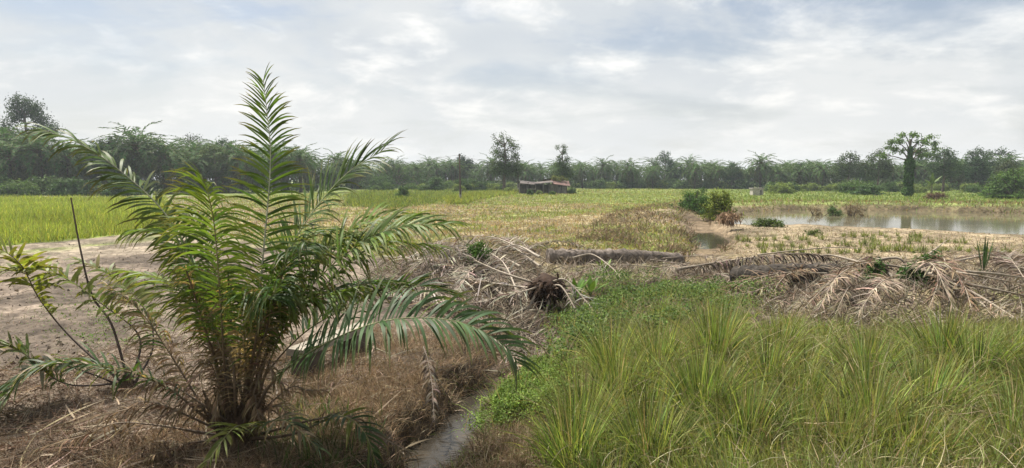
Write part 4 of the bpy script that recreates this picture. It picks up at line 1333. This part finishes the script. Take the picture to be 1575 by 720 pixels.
# weeds and stubble of the wide field
P, rg = scatter(84000, [(262, 303), (690, 293), (800, 291), (1050, 292), (1100, 300), (1040, 345), (1085, 385), (1040, 402), (840, 395), (700, 388), (640, 400), (300, 362), (264, 352)], 2)
P = P[seg_dist(P[:, 0], P[:, 1], CHANNEL) > .75]
f = fbm(P[:, 0] * .8, P[:, 1] * .8, 4) * .55 + fbm(P[:, 0] * .13 + 5, P[:, 1] * .13, 3) * .45
g_ = np.clip(sstep(.38, .58, f) * .75 + sstep(50, 110, P[:, 1]) * .5, 0, 1)
isg = rg.random(len(P)) < g_
cols = np.where(isg[:, None], pick(rg, len(P), [(.17, .225, .05), (.23, .25, .07)], [.6, .4]), pick(rg, len(P), [(.34, .27, .16), (.27, .21, .13), (.21, .155, .10)], [.5, .3, .2]))
B = MB()
blades(B, P, rg, rg.uniform(.08, .28, len(P)) * (1 + P[:, 1] / 160), .016 * (1 + P[:, 1] / 22), cols, (.3, 1.3), .9, 2)
tag(B.build('field_stubble', M_GRASS), 'patchy green and straw stubble covering the wide field', 'stubble', kind='stuff')

# grassy bund running from the pole to the shack, weedy patch left of it
P, rg = scatter(9000, [(690, 315), (684, 308), (730, 299), (800, 294), (800, 297), (740, 307), (715, 314)], 3)
B = MB()
blades(B, P, rg, rg.uniform(.5, 1.1, len(P)), .05 * (1 + P[:, 1] / 120), pick(rg, len(P), [(.20, .26, .06), (.26, .28, .075)], [.6, .4]), (.1, .8), .9, 3)
tag(B.build('bund_grass', M_GRASS), 'tall grass along the low bund from the wooden pole to the shack', 'grass', kind='stuff')
P, rg = scatter(14000, [(530, 318), (540, 296), (700, 292), (790, 293), (690, 302), (680, 312), (600, 322)], 4)
B = MB()
blades(B, P, rg, rg.uniform(.3, .9, len(P)), .045 * (1 + P[:, 1] / 120), pick(rg, len(P), [(.15, .21, .05), (.21, .24, .065), (.10, .15, .04)], [.5, .3, .2]), (.1, .9), .9, 3)
tag(B.build('weeds', M_GRASS), 'weedy green growth left of the wooden pole', 'weeds', kind='stuff')

# far banks and grass round the pond
P, rg = scatter(26000, [(1040, 300), (1050, 291), (1700, 294), (1700, 328), (1560, 326), (1400, 322), (1230, 321), (1150, 324), (1130, 318)], 5)
far = sstep(70, 95, P[:, 1])
isg = rg.random(len(P)) < .35 + .6 * far
cols = np.where(isg[:, None], pick(rg, len(P), [(.13, .20, .045), (.19, .24, .06)], [.6, .4]), pick(rg, len(P), [(.26, .20, .125), (.19, .145, .09)], [.6, .4]))
B = MB()
blades(B, P, rg, rg.uniform(.15, .6, len(P)), .05 * (1 + P[:, 1] / 120), cols, (.1, 1.1), .9, 3)
tag(B.build('bank_grass', M_GRASS), 'green and dry grass on the far banks of the pond', 'grass', kind='stuff')

# brown brush on the spoil bank and along the channel
P, rg = scatter(16000, [(930, 336), (980, 322), (1060, 318), (1110, 330), (1085, 352), (1120, 372), (1075, 402), (960, 385), (880, 385), (900, 350)], 6)
P = P[seg_dist(P[:, 0], P[:, 1], CHANNEL) > .55]
keep = rg.random(len(P)) < .1 + .75 * sstep(.42, .62, fbm(P[:, 0] * .5, P[:, 1] * .5 + 4, 3))
P = P[keep]
B = MB()
blades(B, P, rg, rg.uniform(.2, .6, len(P)), .028 * (1 + P[:, 1] / 60), pick(rg, len(P), [(.23, .175, .11), (.18, .135, .09), (.15, .17, .06), (.31, .25, .165)], [.4, .3, .15, .15]), (.2, 1.3), 1.0, 3, None, .8)
tag(B.build('dry_brush', M_DRY), 'dry brown brush along the channel and its spoil bank', 'brush', kind='stuff')

# stubble on the bare earth before the pond, straw on the left soil
P, rg = scatter(12000, [(1100, 380), (1130, 352), (1250, 349), (1575, 362), (1700, 370), (1700, 420), (1400, 405), (1150, 402)], 7)
B = MB()
blades(B, P, rg, rg.uniform(.06, .22, len(P)), .02 * (1 + P[:, 1] / 60), pick(rg, len(P), [(.34, .27, .17), (.27, .205, .13), (.17, .19, .07)], [.45, .35, .2]), (.5, 1.4), .9, 2)
tag(B.build('earth_stubble', M_DRY), 'short dry straw on the bare earth before the pond', 'straw', kind='stuff')
P, rg = scatter(9000, [(-200, 560), (-200, 400), (100, 374), (260, 365), (420, 380), (600, 400), (700, 400), (560, 480), (300, 560), (100, 600)], 8)
B = MB()
blades(B, P, rg, rg.uniform(.05, .2, len(P)), .012, pick(rg, len(P), [(.30, .23, .16), (.2, .15, .1), (.13, .16, .05)], [.4, .3, .3]), (.6, 1.45), .8, 2)
tag(B.build('soil_straw', M_DRY), 'thin straw and weed shoots on the bare soil left of the palm', 'straw', kind='stuff')

# dry brush and litter under the palm and along the ditch
P, rg = scatter(60000, [(150, 760), (330, 600), (420, 540), (560, 500), (700, 500), (800, 520), (770, 590), (700, 650), (640, 740), (500, 900), (300, 900)], 9)
P = P[seg_dist(P[:, 0], P[:, 1], DITCH) > .24]
dens = rg.random(len(P)) < .5 + .5 * sstep(.38, .6, fbm(P[:, 0] * 1.3, P[:, 1] * 1.3, 3))
P = P[dens]
B = MB()
blades(B, P, rg, rg.uniform(.1, .34, len(P)) * (.6 + .8 * fbm(P[:, 0] * 1.3, P[:, 1] * 1.3, 3)), .007, pick(rg, len(P), [(.34, .255, .16), (.25, .18, .11), (.43, .345, .23), (.13, .095, .065)], [.4, .3, .15, .15]), (.1, 1.3), 1.2, 4, None, 1.3)
tag(B.build('dry_grass', M_DRY), 'tangled reddish dry grass on the ditch bank beside the palm', 'dry grass', kind='stuff')
P, rg = scatter(30000, [(-250, 900), (-250, 600), (40, 560), (250, 520), (420, 520), (400, 620), (330, 900)], 10)
B = MB()
blades(B, P, rg, rg.uniform(.08, .4, len(P)), .008, pick(rg, len(P), [(.20, .14, .095), (.14, .095, .065), (.30, .24, .17), (.08, .055, .04)], [.35, .3, .2, .15]), (.8, 1.5), .6, 3, None, 1.0)
tag(B.build('leaf_litter', M_DRY), 'dark brown leaf and twig litter around the palm foot', 'litter', kind='stuff')
P, rg = scatter(16000, [(740, 720), (755, 650), (830, 600), (880, 560), (900, 600), (860, 680), (820, 780), (700, 800)], 11)
P = P[seg_dist(P[:, 0], P[:, 1], DITCH) > .2]
B = MB()
blades(B, P, rg, rg.uniform(.1, .32, len(P)), .007, pick(rg, len(P), [(.31, .235, .15), (.23, .165, .11), (.39, .32, .22), (.14, .16, .06)], [.4, .3, .15, .15]), (.1, 1.3), 1.1, 4, None, 1.2)
tag(B.build('bank_brush', M_DRY), 'reddish dry brush on the right bank of the ditch', 'brush', kind='stuff')
P, rg = scatter(1500, [(-250, 900), (-250, 600), (40, 560), (250, 520), (450, 520), (640, 560), (690, 640), (600, 800), (330, 900)], 23)
B = MB()
blades(B, P + [0, 0, .05], rg, rg.uniform(.15, .8, len(P)), rg.uniform(.008, .03, len(P)), pick(rg, len(P), [(.36, .29, .21), (.22, .17, .12), (.12, .085, .06), (.42, .36, .28)], [.35, .3, .2, .15]), (1.2, 1.6), .25, 5, None, .35)
tag(B.build('twig_litter', M_DRY), 'sticks and dead leaflets strewn over the litter around the palm', 'litter', kind='stuff')
P, rg = scatter(900, [(380, 760), (400, 660), (470, 620), (570, 640), (590, 760)], 24)
B = MB()
blades(B, P, rg, rg.uniform(.1, .4, len(P)), .016, pick(rg, len(P), [(.06, .11, .035), (.10, .15, .045), (.18, .18, .09)], [.5, .3, .2]), (.1, 1.0), 1.2, 4)
tag(B.build('weeds', M_GRASS), 'dark green weeds sprouting right of the palm foot', 'weeds', kind='stuff')
# leaf debris in the heap of fronds
P, rg = scatter(17000, [(560, 440), (620, 380), (760, 370), (840, 392), (1060, 402), (1180, 398), (1300, 400), (1420, 402), (1600, 400), (1650, 500), (1400, 505), (1180, 490), (1130, 460), (960, 440), (860, 440), (840, 520), (820, 580), (740, 500), (620, 470)], 12)
B = MB()
blades(B, P, rg, rg.uniform(.25, .8, len(P)), .024, pick(rg, len(P), [(.26, .225, .175), (.18, .145, .11), (.36, .315, .25), (.075, .06, .047)], [.3, .3, .15, .25]), (.75, 1.5), .3, 3, None, .5)
tag(B.build('frond_litter', M_DRY), 'loose dead leaflets and fibre under the dead fronds', 'litter', kind='stuff')

# green creeper in the ditch
def creeper(poly, n, size, seed, h, cols, p, label):
    P, rg = scatter(n, poly, seed)
    lump = fbm(P[:, 0] * 1.8, P[:, 1] * 1.8, 3)
    P = P[(rg.random(len(P)) < .08 + sstep(.40, .58, lump))]
    lump = fbm(P[:, 0] * 1.8, P[:, 1] * 1.8, 3)
    P[:, 2] = np.maximum(P[:, 2], -.3) + rg.random(len(P)) ** .6 * h * (.35 + 1.2 * lump)
    B = MB()
    leaves(B, P, rg.normal(size=(len(P), 3)) * .6 + [0, -.15, 1], size * rg.uniform(.6, 1.4, len(P)), pick(rg, len(P), cols, p), .62, 0, rg)
    tag(B.build('creeper', M_LEAF), label, 'creeper', kind='stuff')
    if n > 20000:                                            # grass and dead stalks coming up through it
        P, rg = scatter(n // 8 if h > .4 else n // 30, poly, seed + 40)
        P[:, 2] = np.maximum(P[:, 2], -.3)
        B = MB()
        blades(B, P, rg, rg.uniform(.2, .6, len(P)), .011, pick(rg, len(P), [(.17, .26, .06), (.25, .31, .09), (.32, .25, .15)], [.5, .25, .25]), (.1, 1.2), 1.0, 4)
        tag(B.build('ditch_grass', M_GRASS), 'thin grass and dead stalks growing up through ' + label, 'grass', kind='stuff')


creeper([(860, 560), (845, 480), (880, 445), (960, 432), (1060, 432), (1150, 440), (1200, 470), (1100, 505), (1000, 520), (910, 580)], 34000, .06, 13, .42, [(.10, .165, .04), (.145, .20, .05), (.06, .105, .03)], [.5, .3, .2], 'green creeping weeds behind the tall grass')
creeper([(742, 655), (745, 615), (770, 590), (820, 572), (880, 555), (890, 575), (850, 620), (800, 655), (760, 668)], 26000, .034, 14, .26, [(.15, .23, .045), (.20, .28, .06), (.10, .165, .035)], [.5, .3, .2], 'bright green creeper beside the open water')
# clods and twigs on the bare soil
P, rg = scatter(6000, [(-250, 600), (-250, 395), (90, 374), (260, 366), (450, 385), (640, 400), (600, 450), (300, 560), (100, 620)], 20)
B = MB()
P = P[rg.random(len(P)) < sstep(.42, .62, fbm(P[:, 0] * .7, P[:, 1] * .7, 3)) + .1]
leaves(B, P + [0, 0, .01], rg.normal(size=(len(P), 3)) + [0, 0, .6], rg.uniform(.02, .05, len(P)) + rg.random(len(P)) ** 6 * .1, pick(rg, len(P), [(.20, .16, .122), (.15, .118, .09), (.27, .22, .16)], [.5, .3, .2]), .8, 0, rg)
tag(B.build('soil_clods', M_SOIL), 'crumbled clods and leaf bits on the bare soil left of the palm', 'soil clods', kind='stuff')
# matted grass hanging over both edges of the ditch
P, rg = scatter(34000, [(560, 800), (620, 690), (690, 620), (720, 560), (800, 540), (840, 560), (800, 660), (760, 800)], 26)
dd = seg_dist(P[:, 0], P[:, 1], DITCH) + (fbm(P[:, 0] * 1.7, P[:, 1] * 1.7, 3) - .5) * .55
P = P[(dd > .22) & (dd < .75) & (rg.random(len(P)) < .25 + .75 * sstep(.4, .6, fbm(P[:, 0] * 2 + 5, P[:, 1] * 2, 3)))]
B = MB()
blades(B, P, rg, rg.uniform(.12, .42, len(P)), .009, pick(rg, len(P), [(.33, .26, .17), (.22, .165, .11), (.40, .34, .24), (.16, .21, .06), (.10, .075, .055)], [.3, .25, .15, .15, .15]), (.3, 1.3), 2.2, 5, None, .9)
tag(B.build('bank_grass', M_DRY), 'matted half-dry grass hanging over the edges of the ditch', 'grass', kind='stuff')
# scum and debris on the ditch water
P, rg = scatter(2600, [(600, 800), (640, 690), (690, 640), (740, 598), (760, 600), (740, 660), (720, 800)], 22)
P = P[seg_dist(P[:, 0], P[:, 1], DITCH) < .6]
P[:, 2] = np.maximum(P[:, 2], WATER_Z - .066)
B = MB()
blades(B, P, rg, rg.uniform(.03, .22, len(P)), .008, pick(rg, len(P), [(.2, .15, .1), (.12, .09, .06), (.3, .25, .17), (.12, .17, .05)], [.4, .3, .2, .1]), (1.45, 1.57), .05, 3, None, .5)
tag(B.build('floating_debris', M_DRY), 'twigs and dead leaves floating on the ditch water', 'debris', kind='stuff')
creeper([(470, 470), (520, 440), (600, 410), (640, 415), (600, 450), (520, 500)], 1500, .05, 15, .15, [(.09, .15, .03)], [1.0], 'sparse green weeds on the soil behind the palm')
creeper([(60, 470), (150, 440), (260, 450), (300, 520), (200, 540), (80, 520)], 3600, .045, 16, .14, [(.12, .19, .04)], [1.0], 'sparse green weeds on the bare soil left of the palm')

# tall grass on the right bank: big tussocks one can tell apart, the rest as one sward
TG = [(.185, .28, .066), (.12, .205, .056), (.275, .34, .095), (.38, .32, .18), (.07, .12, .042)]
TP = [.36, .27, .2, .09, .08]


def tuft(B, c, rg, k, L, w, spread=.16):
    a = rg.random(k) * 6.283
    r = rg.random(k) ** .5 * spread
    P = np.stack([c[0] + r * np.cos(a), c[1] + r * np.sin(a), 0 * a + c[2] - .03], 1)
    e = math.pi / 2 - (.06 + .55 * r / spread * rg.random(k) + rg.random(k) ** 3 * .35)
    a2 = a + rg.normal(0, .5, k)
    D = np.stack([np.cos(a2) * np.cos(e), np.sin(a2) * np.cos(e), np.sin(e)], 1)
    b = a2 + rg.normal(0, .6, k)
    nn = np.stack([-np.cos(b), -np.sin(b), .2 + 0 * b], 1)
    ribbons(B, P, D, L * rg.uniform(.5, 1.1, k), w * rg.uniform(.7, 1.2, k), nn, rg.uniform(.2, 2.4, k), pick(rg, k, TG, TP, .3), 6, 0, (.24, .2, .09), np.array([.6, .95, 1, .9, .7, .4, .05]))


protos = []
for v in range(4):
    rg = np.random.default_rng(300 + v)
    B = MB()
    tuft(B, (0, 0, 0), rg, 380, 1.05 + .08 * v, .0115, .13)
    protos.append(tag(B.build('grass_tussock', M_GRASS), 'large tussock of arching green grass in the right foreground', 'grass tussock', 'large grass tussocks on the near bank'))
tused = [False] * 4
rg = np.random.default_rng(310)
for k, (px, py) in enumerate(((950, 640), (1010, 590), (1150, 700), (1080, 660), (1240, 640), (1330, 600), (1420, 660), (1500, 600), (1560, 690), (1290, 720), (880, 735), (1000, 735), (1400, 735), (1180, 610), (940, 590), (1100, 570), (1200, 560), (1450, 580), (1560, 570), (900, 690), (1340, 690), (1620, 640))):
    p = onG(px, py)
    v = k % 4
    place(protos[v], tused[v], p, float(rg.uniform(0, 6.28)), float(rg.uniform(.78, 1.08)))
    tused[v] = True
P, rg = scatter(680, [(850, 800), (880, 640), (905, 545), (960, 500), (1060, 487), (1200, 497), (1400, 512), (1640, 505), (1900, 520), (1900, 900), (1200, 1100), (900, 1100)], 17)
P = P[(fbm(P[:, 0] * .9, P[:, 1] * .9 + 2, 3) > .35) | (P[:, 1] > 9.5)]
B = MB()
for c in P:
    tuft(B, c, rg, int(rg.integers(90, 160)), rg.uniform(.38, .85) * (1 - .4 * float(sstep(7.5, 11, c[1]))), .0095 * (1 + c[1] / 40), .2)
tag(B.build('tall_grass', M_GRASS), 'tall green grass covering the bank in the right foreground', 'grass', kind='stuff')
P, rg = scatter(5500, [(850, 800), (870, 640), (900, 540), (960, 495), (1200, 495), (1640, 505), (1900, 520), (1900, 900), (1200, 1100), (900, 1100)], 19)
P[:, 2] += rg.uniform(.1, .55, len(P))
B = MB()
blades(B, P, rg, rg.uniform(.2, .6, len(P)), .0055, pick(rg, len(P), [(.40, .34, .22), (.30, .24, .14), (.2, .22, .08)], [.4, .3, .3]), (.3, 1.5), 1.2, 5, None, 1.0)
tag(B.build('dead_grass', M_DRY), 'bent dry stalks tangled through the tall grass', 'dry grass', kind='stuff')
P, rg = scatter(16000, [(850, 800), (870, 640), (900, 540), (960, 490), (1200, 490), (1640, 500), (1900, 520), (1900, 900), (1200, 1100), (900, 1100)], 18)
B = MB()
blades(B, P, rg, rg.uniform(.15, .45, len(P)), .008, pick(rg, len(P), [(.20, .155, .09), (.11, .08, .05), (.08, .11, .04)], [.35, .35, .3]), (.5, 1.5), .9, 3, None, .6)
tag(B.build('grass_thatch', M_DRY), 'dry thatch between the roots of the tall grass', 'thatch', kind='stuff')

# ------------------------------------------------------------------ the air
def haze():
    B = MB()
    box(B, (-3200, -45, -4), (3200, 1850, 30), (1, 1, 1))
    m = bpy.data.materials.new('haze_air')
    m.use_nodes = True
    nt = m.node_tree
    nt.nodes.clear()
    out = N(nt, 'ShaderNodeOutputMaterial')
    v = N(nt, 'ShaderNodeVolumePrincipled')
    v.inputs['Color'].default_value = (.82, .90, 1.0, 1)
    v.inputs['Density'].default_value = .0003
    v.inputs['Anisotropy'].default_value = .2
    nt.links.new(v.outputs[0], out.inputs['Volume'])
    tag(B.build('haze', m), 'thin pale haze over the fields', 'haze', kind='stuff')


haze()
